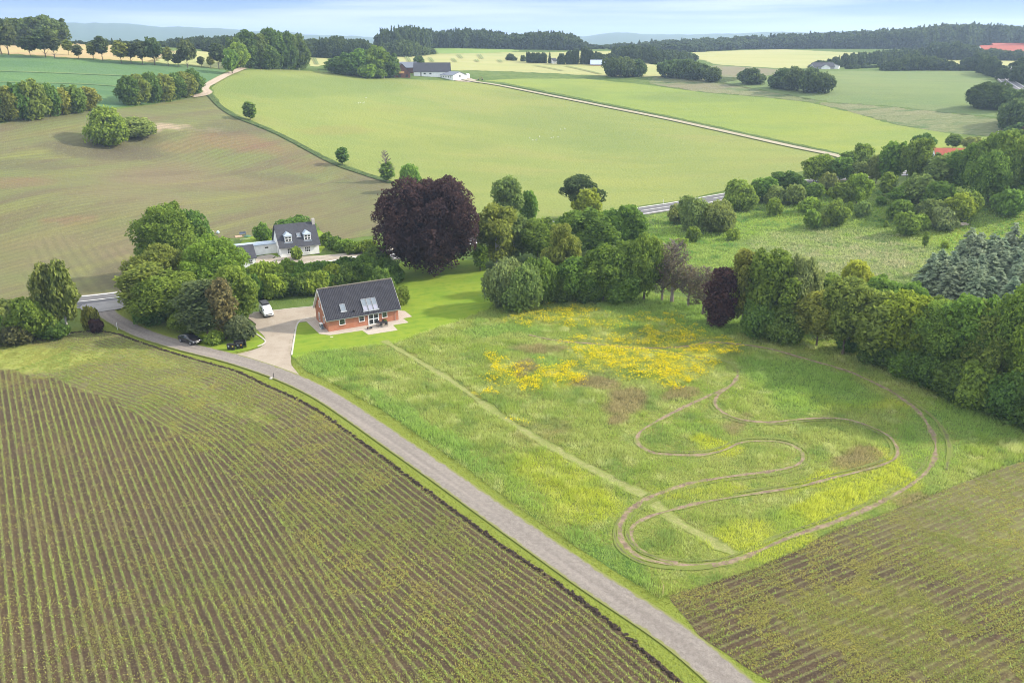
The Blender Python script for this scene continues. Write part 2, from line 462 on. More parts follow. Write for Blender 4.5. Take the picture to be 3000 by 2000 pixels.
GRAVEL = wline([(243, 700), (248, 722), (280, 743), (326, 766), (410, 793), (513, 819), (572, 836), (652, 864), (732, 901), (803, 945), (900, 1012), (1017, 1093), (1169, 1201), (1355, 1331), (1551, 1461), (1722, 1605), (1850, 1710)], 4)
FARMT = wline([(1065, 184), (1090, 189), (1150, 198), (1250, 218), (1400, 248), (1550, 278), (1700, 311), (1850, 344), (1930, 361), (1985, 385)], 3)
TRACKL = wline([(560, 158), (540, 166), (520, 174), (490, 190), (474, 198), (470, 206), (478, 213), (466, 219), (440, 223)], 3)
MOWN = wline([(882, 783), (960, 829), (1029, 870), (1162, 963), (1296, 1043), (1396, 1096), (1481, 1138)], 3)
MOWN2 = wline(z5([(380, 700), (540, 830), (700, 920), (900, 1030)]), 3)
TR_A = wline(z5([(905, 0), (880, 45), (800, 92), (580, 190), (430, 270), (350, 320), (325, 370), (350, 410), (420, 445), (520, 455), (700, 455), (830, 428), (920, 387), (1050, 376), (1180, 388), (1262, 430),
                 (1278, 480), (1230, 520), (1100, 550), (900, 575), (700, 605), (560, 640), (400, 700), (290, 770), (238, 840), (230, 920), (270, 990), (350, 1045), (500, 1080), (700, 1092), (860, 1072),
                 (1000, 1020), (1200, 930), (1440, 850), (1640, 770), (1830, 670), (1950, 590), (2025, 500), (2040, 400), (2010, 310), (1930, 200), (1780, 90), (1590, 0)])
             + [(1935, 849), (1851, 825), (1768, 802), (1701, 792), (1635, 787), (1568, 797), (1462, 800), (1362, 790), (1279, 783), (1216, 770)], 4)
TR_B = wline(z5([(905, 0), (870, 55), (800, 105), (773, 150), (790, 190), (850, 230), (950, 260), (1100, 270), (1300, 250), (1500, 250), (1650, 290), (1770, 350), (1822, 430), (1790, 490), (1650, 540), (1450, 590),
                 (1250, 640), (1000, 680), (700, 730), (540, 770), (400, 810), (310, 860), (290, 920), (330, 990), (420, 1040), (560, 1078)]), 4)
TR_T = wline([(1694.8, 862.4), (1690, 845), (1670, 832), (1600, 820), (1500, 806), (1430, 798)], 4)
TR_C = wline(z5([(2100, 540), (2122, 430), (2092, 330), (2022, 240), (1900, 150), (1800, 85)]), 4)
TR_D = wline(z5([(225, 820), (198, 880), (207, 960), (270, 1030), (400, 1088), (600, 1108), (760, 1095)]), 4)
TRACKS = [TR_A, TR_B, TR_C, TR_D, TR_T]
def dtracks(x, y):
    d = np.full(x.shape, 1e9)
    for T in TRACKS: d = np.minimum(d, dist_line(x, y, T))
    return d
DRIVE = wpoly([(564, 762), (590, 745), (570, 732), (566, 722), (600, 716), (640, 712), (690, 708), (722, 704), (728, 722), (722, 740), (700, 740), (684, 742), (677, 760), (667, 815), (668, 838), (690, 866), (640, 862), (560, 832), (505, 818), (545, 814), (578, 806), (604, 796), (611, 785), (606, 772), (585, 753)], 2)

SOIL = (.084, .056, .034); SOILD = (.030, .020, .012)
G_LUSH = (.105, .185, .022); G_YEL = (.20, .25, .03); STRAW = (.30, .27, .11)
def L_(**k): return k
m_ground = ground_mat("rough_grass", (.085, .135, .030), [
    L_(k='n', s=.03, c=(.12, .165, .04), lo=.35, hi=.65), L_(k='n', s=.25, c=(.062, .11, .020), lo=.45, hi=.7),
    L_(k='n', s=1.3, c=(.15, .18, .055), lo=.55, hi=.75, f=.7), L_(k='n', s=6, c=(.05, .085, .018), lo=.5, hi=.7, f=.6),
    L_(k='a', a='verge', c=(.17, .20, .032), lo=0, hi=1, ns=.5, na=.6, f=.8),
    L_(k='a', a='wood', c=(.045, .085, .022), lo=.3, hi=.7, f=1)], (3, .10))
verge = np.clip(1.5 - dist_line(GX, GY, GRAVEL) / 5.0, 0, 1)
verge = np.maximum(verge, np.clip(1.3 - dist_line(GX, GY, P_EDGE1) / 4, 0, 1))
wood = (GD > 1350).astype(float)
go = link("ground", np_mesh("ground", np.stack([GX, GY, GZ], 1), TRI, {'verge': verge, 'wood': wood}, smooth=True), m_ground); kind(go, 'structure')

# crop rows
dA = at(57, 1098); dB = at(130, 1568); rd = np.array([dB.x - dA.x, dB.y - dA.y]); rd /= np.hypot(*rd)
ROWN = np.array([-rd[1], rd[0]])
SP = .78
row_main = (GX * ROWN[0] + GY * ROWN[1])
d_edge1 = dist_line(GX, GY, P_EDGE1)
W1 = dict(m1=mask([(90, 820, 160, 26), (600, 950, 100, 22, .6, 20), (480, 905, 180, 18, .5, 15), (330, 815, 140, 22, .6, 10)], 160, 60))
def soilmat(name, rowf=.9, dark=0.0, mf=.28):
    return ground_mat(name, SOIL, [
        L_(k='n', s=.05, c=(.070, .048, .031), lo=.4, hi=.6), L_(k='n', s=.9, c=(.130, .092, .060), lo=.5, hi=.75, f=.6),
        L_(k='n', s=7, c=SOILD, lo=.5, hi=.68, f=.7),
        L_(k='row', sp=SP * 4, c=(.040, .028, .022), lo=.0, hi=.12, na=.16, ns=.3, f=.55, off=.37), L_(k='row', sp=SP, c=(.05, .036, .028), lo=.02, hi=.2, na=.2, ns=.6, f=.5, off=.3),
        L_(k='row', sp=SP * 5, c=(.055, .040, .028), lo=-.05, hi=.13, ns=.22, na=.34, f=dark),
        L_(k='n', s=4.5, c=(.20, .19, .08), lo=.54, hi=.66, f=.5, d=5),
        L_(k='a', a='far', c=(.185, .180, .075), lo=.35, hi=1.0, ns=1.6, na=.9, f=.5),
        L_(k='row', sp=SP, c=(.22, .245, .09), lo=.08, hi=.22, ns=2, na=.35, f=rowf),
        L_(k='a', a='m1', c=(.30, .34, .065), lo=.30, hi=1.2, ns=1.2, na=1.3, f=mf)], (9, .05))
m_soil = soilmat("crop_soil", .40)
far1 = np.clip((GD - 80) / 90, 0, 1)
s1 = sdf(GX, GY, FIELD1); sM = sdf(GX, GY, MAIN1)
overlay("crop_field", np.minimum(s1 - 0, np.where(True, s1, s1)), 1, soilmat("headland_soil", .40, .8, .75), {'row': d_edge1, 'far': np.clip((GD - 70) / 60, 0, 1), **W1}, wob=.6)
overlay("crop_field_rows", np.minimum(s1, sM), 2, m_soil, {'row': row_main, 'far': far1 * .4, **W1}, wob=3.0)
# right field: rows run up to the right
eA, eB = at(1900, 1262), at(2352, 1090); r2 = np.array([eB.x - eA.x, eB.y - eA.y]); r2 /= np.hypot(*r2); ROWN2 = np.array([-r2[1], r2[0]])
s2 = sdf(GX, GY, FIELD2)
overlay("crop_field_east", s2, 1, soilmat("crop_soil_weedy", .3), {'row': GX * ROWN2[0] + GY * ROWN2[1], 'far': np.clip((GD - 60) / 30, 0.3, 1),
        'm1': mask([(2000, 1420, 260, 90, .75), (2300, 1250, 200, 60, .6), (2200, 1520, 260, 60, .6)])}, wob=1.0)

m_meadow = ground_mat("meadow_grass", (.205, .23, .055), [
    L_(k='n', s=.09, c=(.215, .220, .060), lo=.4, hi=.6), L_(k='n', s=.35, c=(.125, .180, .040), lo=.5, hi=.65),
    L_(k='n', s=1.2, c=(.17, .19, .055), lo=.5, hi=.7, f=.7), L_(k='n', s=5, c=(.055, .085, .018), lo=.5, hi=.7, f=.6),
    L_(k='a', a='m3', c=(.20, .25, .030), lo=.3, hi=1.1, ns=.4, na=.7, f=.8),
    L_(k='a', a='m4', c=(.070, .140, .030), lo=.3, hi=1.0, ns=.4, na=.7, f=.8),
    L_(k='a', a='m2', c=(.13, .115, .055), lo=.4, hi=1.0, ns=.7, na=.8, f=.8),
    L_(k='a', a='m1', c=(.50, .44, .02), lo=.40, hi=.95, ns=1.1, na=1.1, f=.75, st=(.5, 1.0))], (4, .15))
FLOW = [(1140, 852, 28, 26), (1180, 862, 45, 8), (1100, 905, 30, 10, .7), (1240, 882, 65, 12), (1295, 862, 40, 26), (1165, 970, 20, 7, .7), (1480, 830, 130, 34, 1, 8), (1540, 860, 60, 24), (1350, 800, 60, 12, .9),
        (1290, 728, 60, 12, .75), (1230, 735, 60, 12, .5), (1360, 745, 50, 12, .6), (1530, 780, 75, 16, .75), (1500, 735, 40, 8, .6), (1625, 805, 60, 12), (1650, 850, 12, 8, .7), (1620, 800, 50, 8, .5)]
BRN = [(1200, 880 - 30, 30, 10), (1370, 880, 50, 15), (1440, 920, 55, 35), (1470, 915, 30, 12), (1560, 915, 30, 12), (1380, 870, 40, 12), (1230, 810, 60, 12, .7), (1980, 1060, 50, 30), (1690, 980, 30, 20, .7), (1425, 965, 25, 12), (2085, 1155, 30, 15), (1250, 990, 60, 30, .4)]
YG = [(1900, 1160, 150, 40, 1, -20), (2050, 1090, 60, 60, .8), (1750, 1240, 120, 40, .8), (1650, 1030, 50, 15), (1960, 1085, 160, 14, 1, -12), (1250, 1100, 120, 60, .5), (1950, 1040 - 110, 200, 15, .5), (1600, 1120, 100, 30, .5), (930, 1010, 60, 30, .4), (1330, 1160, 120, 40, .6)]
LUSH = [(930, 960, 120, 30, 1, 38), (1060, 1040, 90, 25, .9, 38), (1200, 1130, 90, 25, .7, 38), (1400, 1290, 120, 35, 1, 35), (760, 840, 70, 30, .8), (1150, 760, 120, 14, .8), (1850, 880, 160, 50, 1, 12), (1700, 740, 150, 30, 1), (1560, 720, 120, 25, .9), (1500, 700, 160, 18, .8), (2250, 960, 160, 50, .8), (1830, 930, 80, 30, .8), (1440, 740, 40, 12), (1240, 840, 50, 14, .8), (1800, 1200, 60, 40, .5), (2130, 1010, 60, 100, .6), (1600, 990, 60, 20, .5)]
sm = sdf(GX, GY, MEADOW)
overlay("meadow", sm, 1, m_meadow, {'m1': mask(FLOW), 'm2': mask(BRN), 'm3': mask(YG), 'm4': mask(LUSH)}, wob=.8)
m_lawn = ground_mat("lawn_grass", (.135, .215, .018), [
    L_(k='n', s=.12, c=(.175, .235, .022), lo=.4, hi=.6), L_(k='n', s=.6, c=(.11, .19, .018), lo=.45, hi=.65, f=.8),
    L_(k='n', s=3, c=(.20, .24, .045), lo=.55, hi=.75, f=.5), L_(k='n', s=.5, c=(.19, .25, .03), lo=.45, hi=.6, f=.5, st=(.15, 1.6), r=R(-25))], (10, .02))
overlay("lawn", sdf(GX, GY, LAWN), 2, m_lawn, wob=.3)
overlay("lawn_strip", sdf(GX, GY, LAWN2), 2, m_lawn, wob=.3)

rb = at(300, 450); rb2 = at(600, 420); q = np.array([rb2.x - rb.x, rb2.y - rb.y]); q /= np.hypot(*q)
m_brown = ground_mat("sprouting_field", (.140, .125, .062), [
    L_(k='a', a='m3', c=(.125, .150, .055), lo=.2, hi=1.0, ns=.05, na=.5, f=.9),
    L_(k='n', s=.02, c=(.130, .148, .055), lo=.4, hi=.6), L_(k='n', s=.014, c=(.165, .125, .080), lo=.52, hi=.66, f=.7), L_(k='n', s=.10, c=(.120, .095, .060), lo=.48, hi=.66, f=.7, st=(.25, 1.3), r=-math.atan2(q[1], q[0])),
    L_(k='n', s=.05, c=(.20, .20, .055), lo=.5, hi=.72, f=.6, st=(.15, 2), r=-math.atan2(q[1], q[0])),
    L_(k='a', a='m2', c=(.185, .10, .068), lo=.15, hi=1.1, ns=.12, na=.6, f=.7),
    L_(k='a', a='m1', c=(.34, .26, .19), lo=.3, hi=1.0, ns=.2, na=.6, f=.9),
    L_(k='a', a='m4', c=(.082, .070, .050), lo=.15, hi=1.0, ns=.15, na=.5, f=.85),
    L_(k='row', sp=2.3, c=(.095, .088, .048), lo=.06, hi=.34, ns=.35, na=.3, f=.38),
    L_(k='n', s=2.2, c=(.10, .09, .05), lo=.5, hi=.75, f=.5), L_(k='n', s=1.1, c=(.22, .23, .085), lo=.55, hi=.8, f=.5)], (2, .06))
rowb = -GX * q[1] + GY * q[0] + (fnoise(GX / 90, GY / 90, 3, 2) - .5) * 30
lowl = np.clip(blobs(GPX, GPY, [(230, 640, 160, 70), (130, 600, 60, 60, .8)]) * 2, 0, 1) > .4
cr = at(120, 540); cr2 = at(200, 660); qq = np.array([cr2.x - cr.x, cr2.y - cr.y]); qq /= np.hypot(*qq)
rowb = np.where(lowl, -GX * qq[1] + GY * qq[0], rowb)
BR_A = {'row': rowb, 'm1': mask([(385, 290, 60, 8), (340, 303, 80, 5, .9, -12), (470, 300, 60, 8, .5)]), 'm2': mask([(560, 330, 130, 22, .9, 8), (430, 335, 80, 15, .7), (150, 505, 80, 10, .8), (40, 420, 90, 14, .7), (700, 380, 60, 20, .5)]),
        'm3': mask([(130, 300, 170, 50, .9), (100, 420, 160, 90, .5), (380, 250, 120, 12, .9), (600, 360, 240, 40, .5, 12), (330, 470, 300, 50, .6), (830, 480, 80, 50, .4)]),
        'm4': mask([(240, 345, 160, 22, .9, 4), (330, 320, 100, 14, .7, -8), (50, 380, 120, 16, .6), (540, 295, 120, 20, .6), (640, 410, 120, 12, .5, 6), (270, 630, 70, 35, .7), (830, 430, 70, 40, .4)])}
overlay("sprouting_field", sdf(GX, GY, BROWN), 1, m_brown, BR_A, wob=1.0)
overlay("green_field", sdf(GX, GY, GREENF), 1, ground_mat("young_wheat", (.085, .150, .068), [
    L_(k='n', s=.012, c=(.095, .172, .058), lo=.4, hi=.6), L_(k='n', s=.05, c=(.060, .125, .055), lo=.5, hi=.7, f=.8, st=(.2, 1.5)), L_(k='n', s=1.0, c=(.055, .11, .045), lo=.5, hi=.7, f=.5)], (1, .1)), wob=.6)
def pasture(name, a, b, c):
    return ground_mat(name, a, [L_(k='n', s=.008, c=(a[0] * .78, a[1] * .88, a[2] * .95), lo=.42, hi=.6, f=.8), L_(k='n', s=.010, c=b, lo=.45, hi=.65), L_(k='n', s=.03, c=(a[0] * 1.15, a[1] * .98, a[2] * 1.2), lo=.52, hi=.68, f=.6, st=(.5, 1.4), r=.3), L_(k='n', s=.05, c=c, lo=.45, hi=.65, f=.7, st=(.4, 1.4), r=.3), L_(k='n', s=.3, c=b, lo=.5, hi=.7, f=.5, st=(.3, 1.4)),
        L_(k='a', a='m2', c=(.21, .185, .062), lo=.2, hi=1.1, ns=.1, na=.6, f=.7), L_(k='a', a='m3', c=(.11, .16, .045), lo=.2, hi=1.1, ns=.06, na=.5, f=.7),
        L_(k='n', s=1.4, c=(a[0] * .6, a[1] * .65, a[2] * .7), lo=.5, hi=.72, f=.6), L_(k='n', s=.8, c=(.24, .27, .09), lo=.55, hi=.75, f=.35)], (1.2, .12))
PM = {'m2': mask([(770, 300, 90, 12, .8), (900, 250, 60, 10, .4), (1800, 370, 80, 8, .5), (1000, 430, 60, 20, .4)]), 'm3': mask([(700, 200, 260, 24, .9), (1300, 300, 200, 40, .5, 10), (1000, 330, 150, 20, .5), (1250, 215, 150, 16, .6), (1200, 420, 160, 20, .4), (1600, 225, 160, 14, .8)])}
overlay("pasture", sdf(GX, GY, PAST1), 1, pasture("pasture_grass", (.195, .225, .060), (.215, .235, .060), (.165, .205, .055)), PM, wob=.8)
overlay("pasture_east", sdf(GX, GY, PAST2), 1, pasture("pasture_grass_bright", (.185, .240, .050), (.215, .250, .045), (.155, .210, .050)), PM, wob=.8)
overlay("far_green_field", sdf(GX, GY, FARGREEN), 1, pasture("far_pasture_grass", (.135, .180, .060), (.155, .195, .065), (.115, .160, .055)), PM, wob=2)
m_yel = ground_mat("barley", (.31, .30, .125), [L_(k='n', s=.006, c=(.27, .285, .11), lo=.4, hi=.6), L_(k='n', s=.03, c=(.33, .315, .15), lo=.45, hi=.65, f=.7, st=(.2, 1.6)), L_(k='n', s=.02, c=(.21, .25, .09), lo=.52, hi=.7, f=.6, st=(.15, 2))], (1, .1))
for nm, P in (("barley_field", YEL1), ("barley_field_east", YEL2), ("barley_field_west", YEL3), ("barley_field_far", YEL5), ("rape_field", YEL4)):
    overlay(nm, sdf(GX, GY, P), 1, m_yel, wob=2)
overlay("oat_field", sdf(GX, GY, ORANGE), 1, ground_mat("oats", (.36, .27, .14), [L_(k='n', s=.02, c=(.34, .30, .13), lo=.45, hi=.65), L_(k='n', s=.3, c=(.30, .22, .12), lo=.5, hi=.7, f=.6)], (1, .1)), wob=2)
overlay("far_grass_strip", sdf(GX, GY, GRNSTRIP), 2, ground_mat("far_ley", (.16, .24, .06), [L_(k='n', s=.02, c=(.19, .26, .07), lo=.4, hi=.6)], (1, .1)), wob=2)
overlay("fallow_strip", sdf(GX, GY, PALE), 1, ground_mat("fallow_grass", (.145, .165, .070), [L_(k='n', s=.02, c=(.18, .18, .09), lo=.4, hi=.6, st=(.4, 1.4)), L_(k='n', s=.12, c=(.085, .130, .045), lo=.5, hi=.65, st=(.4, 1.2)),
    L_(k='n', s=.6, c=(.24, .24, .13), lo=.52, hi=.7, f=.7, st=(.5, 1.3)), L_(k='a', a='m1', c=(.19, .155, .11), lo=.2, hi=1, ns=.05, na=.6, f=.7), L_(k='n', s=1.2, c=(.06, .09, .03), lo=.55, hi=.7, f=.6)], (1, .2)), {'m1': mask([(1700, 165, 90, 12), (1590, 200, 120, 8, .8)])}, wob=2)
overlay("scrub_meadow", sdf(GX, GY, SCRUB), 1, ground_mat("scrub_grass", (.165, .230, .038), [L_(k='n', s=.04, c=(.145, .195, .055), lo=.42, hi=.58), L_(k='n', s=.25, c=(.15, .235, .030), lo=.45, hi=.65, f=.7, st=(.5, 1.3)),
    L_(k='n', s=.7, c=(.065, .125, .028), lo=.53, hi=.66, f=.8, st=(.4, 1.2)), L_(k='a', a='m1', c=(.15, .18, .070), lo=.3, hi=1.0, ns=.2, na=.6, f=.8), L_(k='a', a='m3', c=(.20, .25, .035), lo=.3, hi=1.0, ns=.2, na=.5, f=.8),
    L_(k='n', s=2.2, c=(.05, .09, .018), lo=.5, hi=.7, f=.5)], (2, .3)), {'m1': mask([(1950, 610, 180, 50), (1850, 560, 140, 40, .6)]), 'm3': mask([(2200, 545, 150, 20), (2352, 510, 60, 20), (1820, 500, 60, 12, .8)])}, wob=1.2)

# roads
def gravel_mat(name, c1, c2, c3, side=(.17, .18, .06), ed=.80):
    t = NT(name)
    c = t.mix(t.rng(t.noise(2.5, 4), .4, .6), c1, c2)
    c = t.mix(t.rng(t.noise(9, 4), .45, .7, 0, .8), c, c3)
    u = t.math('ABSOLUTE', t.attr('u'))
    nn = t.math('MULTIPLY_ADD', t.noise(.9, 4), .5, -.25)
    um = t.math('ADD', u, nn); cv = t.new('ShaderNodeCombineXYZ'); t.l.new(t.math('MULTIPLY', t.attr('s'), .035), cv.inputs[0]); t.l.new(t.math('MULTIPLY', t.attr('u'), 1.6), cv.inputs[1]); ws = t.noise(1.0, 5, cv.outputs[0]); uc = t.math('ADD', u, t.math('MULTIPLY_ADD', ws, 1.2, -.6)); c = t.mix(t.rng(ws, .5, .7, 0, .45), c, (c1[0] * 1.25, c1[1] * 1.22, c1[2] * 1.2))
    c = t.mix(t.rng(uc, .25, -.05, 0, .40), c, (c1[0] * .62, c1[1] * .60, c1[2] * .60))      # worn dark centre strip
    c = t.mix(t.rng(um, ed, ed + .12), c, side)
    return t.pbr(c, .95, .1, bump=t.noise(14, 4), bd=.05, bs=.5)
m_gravel = gravel_mat("gravel", (.235, .210, .190), (.185, .165, .150), (.12, .105, .095))
ribbon("gravel_road", GRAVEL, 3.35, m_gravel, lift=.045, step=1.0)
ribbon("farm_track", FARMT, 3.8, gravel_mat("farm_gravel", (.36, .32, .24), (.33, .29, .22), (.25, .21, .16), side=(.16, .19, .05), ed=.75), lift=.05)
ribbon("field_track", TRACKL, 4.5, gravel_mat("pale_gravel", (.40, .33, .26), (.36, .29, .23), (.25, .20, .16), ed=.8), lift=.05)
ribbon("hedge_ditch", wline([(480, 216), (489, 228), (512, 251), (547, 272), (600, 292), (650, 314), (703, 342), (772, 378), (838, 401), (900, 421)], 3), 2.6,
       ground_mat("ditch_grass", (.05, .08, .025), [L_(k='n', s=.6, c=(.09, .12, .04), lo=.45, hi=.6)], (2, .2)), lift=.05)
ribbon("track_ditch", wline([(1150, 193), (1250, 213), (1400, 243), (1550, 273), (1700, 306), (1850, 338), (1925, 354)], 3), 1.6,
       ground_mat("ditch_grass_dark", (.06, .10, .03), [L_(k='n', s=.6, c=(.10, .14, .04), lo=.45, hi=.6)], (2, .2)), lift=.03)
def asphalt():
    t = NT("asphalt")
    c = t.mix(t.rng(t.noise(.3, 3), .4, .6), (.125, .122, .128), (.105, .103, .110))
    c = t.mix(t.rng(t.noise(12, 3), .4, .7, 0, .5), c, (.16, .155, .155))
    u = t.math('ABSOLUTE', t.attr('u'))
    c = t.mix(t.rng(u, .88, .91), c, (.24, .225, .205))
    return t.pbr(c, .9, .2)
m_asph = asphalt()
ribbon("road", ROAD, 8.8, m_asph, lift=.03, step=2.5)
ribbon("road_far", ROAD_FAR, 9.5, m_asph, lift=.06, step=4)
m_paint = NT("road_paint").pbr((.72, .72, .70), .7, .2)
def off_line(P, o):
    t = np.gradient(P, axis=0); L = np.hypot(t[:, 0], t[:, 1])[:, None]; t = t / (L + 1e-9)
    return P + np.stack([-t[:, 1], t[:, 0]], 1) * o
for o_, nm in ((3.5, "edge_line"), (-3.5, "edge_line")):
    Q = off_line(ROAD, o_)
    if o_ < 0: Q = Q[len(ROAD_W) + 1:]
    ribbon(nm, Q, .38, m_paint, lift=.045, step=2.5)
for o_ in (3.9, -3.9, 0): ribbon("edge_line", off_line(ROAD_FAR, o_), .28, m_paint, lift=.085, step=4)
def sub_line(P, s0, s1):
    seg = np.hypot(*(P[1:] - P[:-1]).T); cum = np.concatenate([[0], np.cumsum(seg)])
    S = np.linspace(s0, s1, 4); return np.stack([np.interp(S, cum, P[:, 0]), np.interp(S, cum, P[:, 1])], 1)
tot = np.hypot(*(ROAD[1:] - ROAD[:-1]).T).sum(); s = 0; k = 0
while s < tot - 12:
    ribbon("lane_dash", sub_line(ROAD, s, s + (5 if k % 3 else 12)), .28, m_paint, lift=.045, step=1.5); s += 10 if k % 3 else 18; k += 1
# junction apron and yard surfaces
APRON = wpoly([(180, 703), (240, 695), (303, 687), (297, 700), (279, 711), (222, 720), (193, 722)], 2)
overlay("road_apron", sdf(GX, GY, APRON), 9, ground_mat("apron_asphalt", (.26, .25, .245), [L_(k='n', s=.4, c=(.22, .21, .21), lo=.45, hi=.6), L_(k='n', s=8, c=(.30, .285, .27), lo=.5, hi=.7)], (12, .01)), wob=.3)
m_drive = ground_mat("driveway_gravel", (.34, .29, .235), [L_(k='n', s=.35, c=(.30, .25, .20), lo=.42, hi=.6), L_(k='n', s=1.6, c=(.24, .185, .14), lo=.55, hi=.75, f=.6), L_(k='n', s=11, c=(.40, .36, .31), lo=.5, hi=.7, f=.7),
    L_(k='a', a='m1', c=(.16, .15, .05), lo=.4, hi=.9, ns=.8, na=.7, f=.7)], (12, .04))
overlay("driveway", sdf(GX, GY, DRIVE), 4, m_drive, {'m1': mask([(664, 800, 5, 30, .5), (565, 812, 26, 5, .6)], 20, 12)}, wob=.25)
yard = wpoly([(598, 603), (640, 592), (740, 588), (790, 583), (900, 566), (905, 575), (860, 598), (760, 604), (700, 612), (610, 618), (585, 612), (590, 590), (622, 585), (640, 590)], 2)
overlay("neighbour_yard", sdf(GX, GY, yard), 5, ground_mat("yard_gravel", (.36, .32, .27), [L_(k='n', s=.3, c=(.27, .235, .19), lo=.45, hi=.6), L_(k='n', s=6, c=(.42, .38, .33), lo=.5, hi=.7, f=.6)], (10, .03)), wob=.3)
farmyard = wpoly([(1040, 181), (1075, 180), (1100, 186), (1080, 190), (1040, 186)], 2)
overlay("farm_yard", sdf(GX, GY, farmyard), 3, m_drive, {'m1': Z0}, wob=1)
NGRASS = wpoly([(560, 548), (620, 535), (735, 528), (760, 560), (745, 570), (735, 585), (640, 592), (545, 575)], 2)
overlay("neighbour_lawn", sdf(GX, GY, NGRASS), 2, m_lawn, wob=.4)

# worn dirt ruts through the meadow, the mown path, the ploughed lip of the field
def rut_mat(name, c1, c2, gr, lo=.45, brk=.5):
    t = NT(name)
    u = t.math('ABSOLUTE', t.attr('u'))
    c = t.mix(t.rng(t.noise(1.2, 3), .4, .6), c1, c2)
    c = t.mix(t.rng(t.noise(7, 4), .5, .7, 0, .7), c, (c1[0] * .5, c1[1] * .5, c1[2] * .5))
    v = t.math('ADD', u, t.math('MULTIPLY_ADD', t.noise(.9, 5), 1.8, -.9))
    c = t.mix(t.rng(v, lo, lo + .3), c, gr)
    c = t.mix(t.rng(t.noise(.16, 3), brk, brk + .12, 0, .85), c, gr)
    c = t.mix(t.rng(t.noise(2.2, 4), .52, .62, 0, .6), c, gr)
    return t.pbr(c, .95, .1, bump=t.noise(8, 4), bd=.1, bs=.6)
wvf = lambda sd: (lambda S: .20 + 1.55 * fnoise(S / 3.5, S * 0 + sd, sd, 3))
m_rut = rut_mat("bare_rut", (.26, .19, .14), (.15, .11, .08), (.15, .175, .045), .50, .60)
m_rut2 = rut_mat("faint_rut", (.12, .11, .06), (.10, .10, .05), (.14, .17, .04), .3, .45)
ribbon("dirt_track", TR_A, .72, m_rut, lift=.03, step=.4, wv=wvf(3))
ribbon("dirt_track", TR_B, .62, m_rut, lift=.036, step=.4, wv=wvf(5))
ribbon("dirt_track", TR_T, .6, m_rut2, lift=.03, step=.4, wv=wvf(6))
ribbon("dirt_track", off_line(TR_A, .75)[30:150], .4, m_rut2, lift=.04, step=.4, wv=wvf(7))
ribbon("dirt_track", off_line(TR_B, -.7)[8:70], .4, m_rut2, lift=.04, step=.4, wv=wvf(8))
ribbon("dirt_track", TR_C, .7, m_rut2, lift=.042, step=.4, wv=wvf(9))
ribbon("dirt_track", TR_D, .6, m_rut2, lift=.042, step=.4, wv=wvf(10))
m_mown = rut_mat("mown_straw", (.255, .26, .105), (.21, .235, .075), (.18, .215, .055), .5, .58)
ribbon("mown_path", MOWN, 1.3, m_mown, lift=.025, step=.6, wv=wvf(12))
ribbon("mown_path", MOWN2, 1.6, m_mown, lift=.025, step=.6, wv=wvf(13))

m_tram = ground_mat("tramline_green", (.13, .18, .07), [L_(k='n', s=.3, c=(.16, .20, .08), lo=.45, hi=.6)], (2, .1))
for x0, y0, x1, y1 in ((675, 395, 700, 430), (835, 402, 858, 430), (993, 408, 1015, 432), (1035, 380, 1058, 406), (1175, 380, 1200, 410), (1155, 416, 1168, 430), (1312, 418, 1330, 434), (1560, 455, 1760, 492), (1780, 460, 2020, 515), (40, 405, 62, 448)):
    for dx in (0, 14 if x1 - x0 < 60 else 8):
        ribbon("tramline", wline([(705.6 + (x0 + dx) / 3, y0 / 3), (705.6 + (x1 + dx) / 3, y1 / 3)], 2), .9, m_tram, lift=.06, step=4)
for pts in ([(0, 165), (200, 172), (400, 180)], [(0, 190), (220, 196), (330, 205)]):
    ribbon("tramline", wline(pts, 3), .8, m_tram if pts[0][0] == 0 else ground_mat("wheel_mark", (.10, .09, .06), [], (2, .1)), lift=.05, step=4)

# ------------------------------------------------------------------ low plants: seedlings, weeds, tall grass, flowers
def blades(name, x, y, n, h, w, col, lean=.35, seed=1, spread=.12, colj=.25, mat=None, tilt=None, bright=1.0):
    """n triangles at every point; h, w, col arrays"""
    r = RS(seed); N = len(x); z = hgt(x, y) + .0
    X = np.repeat(x, n) + r.normal(0, 1, N * n) * np.repeat(np.broadcast_to(spread, (N,)), n); Y = np.repeat(y, n) + r.normal(0, 1, N * n) * np.repeat(np.broadcast_to(spread, (N,)), n)
    Z = np.repeat(z, n); Hh = np.repeat(np.broadcast_to(h, (N,)), n) * r.uniform(.5, 1.2, N * n); Wd = np.repeat(np.broadcast_to(w, (N,)), n) * r.uniform(.6, 1.3, N * n)
    a = r.uniform(0, 2 * math.pi, N * n); b = r.uniform(0, 2 * math.pi, N * n); le = lean * r.uniform(.2, 1.4, N * n)
    dx = np.cos(a) * Wd / 2; dy = np.sin(a) * Wd / 2
    v = np.empty((N * n, 3, 3), np.float32)
    v[:, 0] = np.stack([X - dx, Y - dy, Z], 1); v[:, 1] = np.stack([X + dx, Y + dy, Z], 1)
    v[:, 2] = np.stack([X + np.cos(b) * le * Hh, Y + np.sin(b) * le * Hh, Z + Hh], 1)
    C = np.repeat(col, n, axis=0) * bright * (1 + colj * r.uniform(-1, 1, (N * n, 1)))
    C = np.concatenate([np.clip(C, 0, 1), np.ones((N * n, 1))], 1); C = np.repeat(C, 3, axis=0)
    f = np.arange(N * n * 3).reshape(-1, 3)
    return link(name, np_mesh(name, v.reshape(-1, 3), f, {'col': C}), mat)
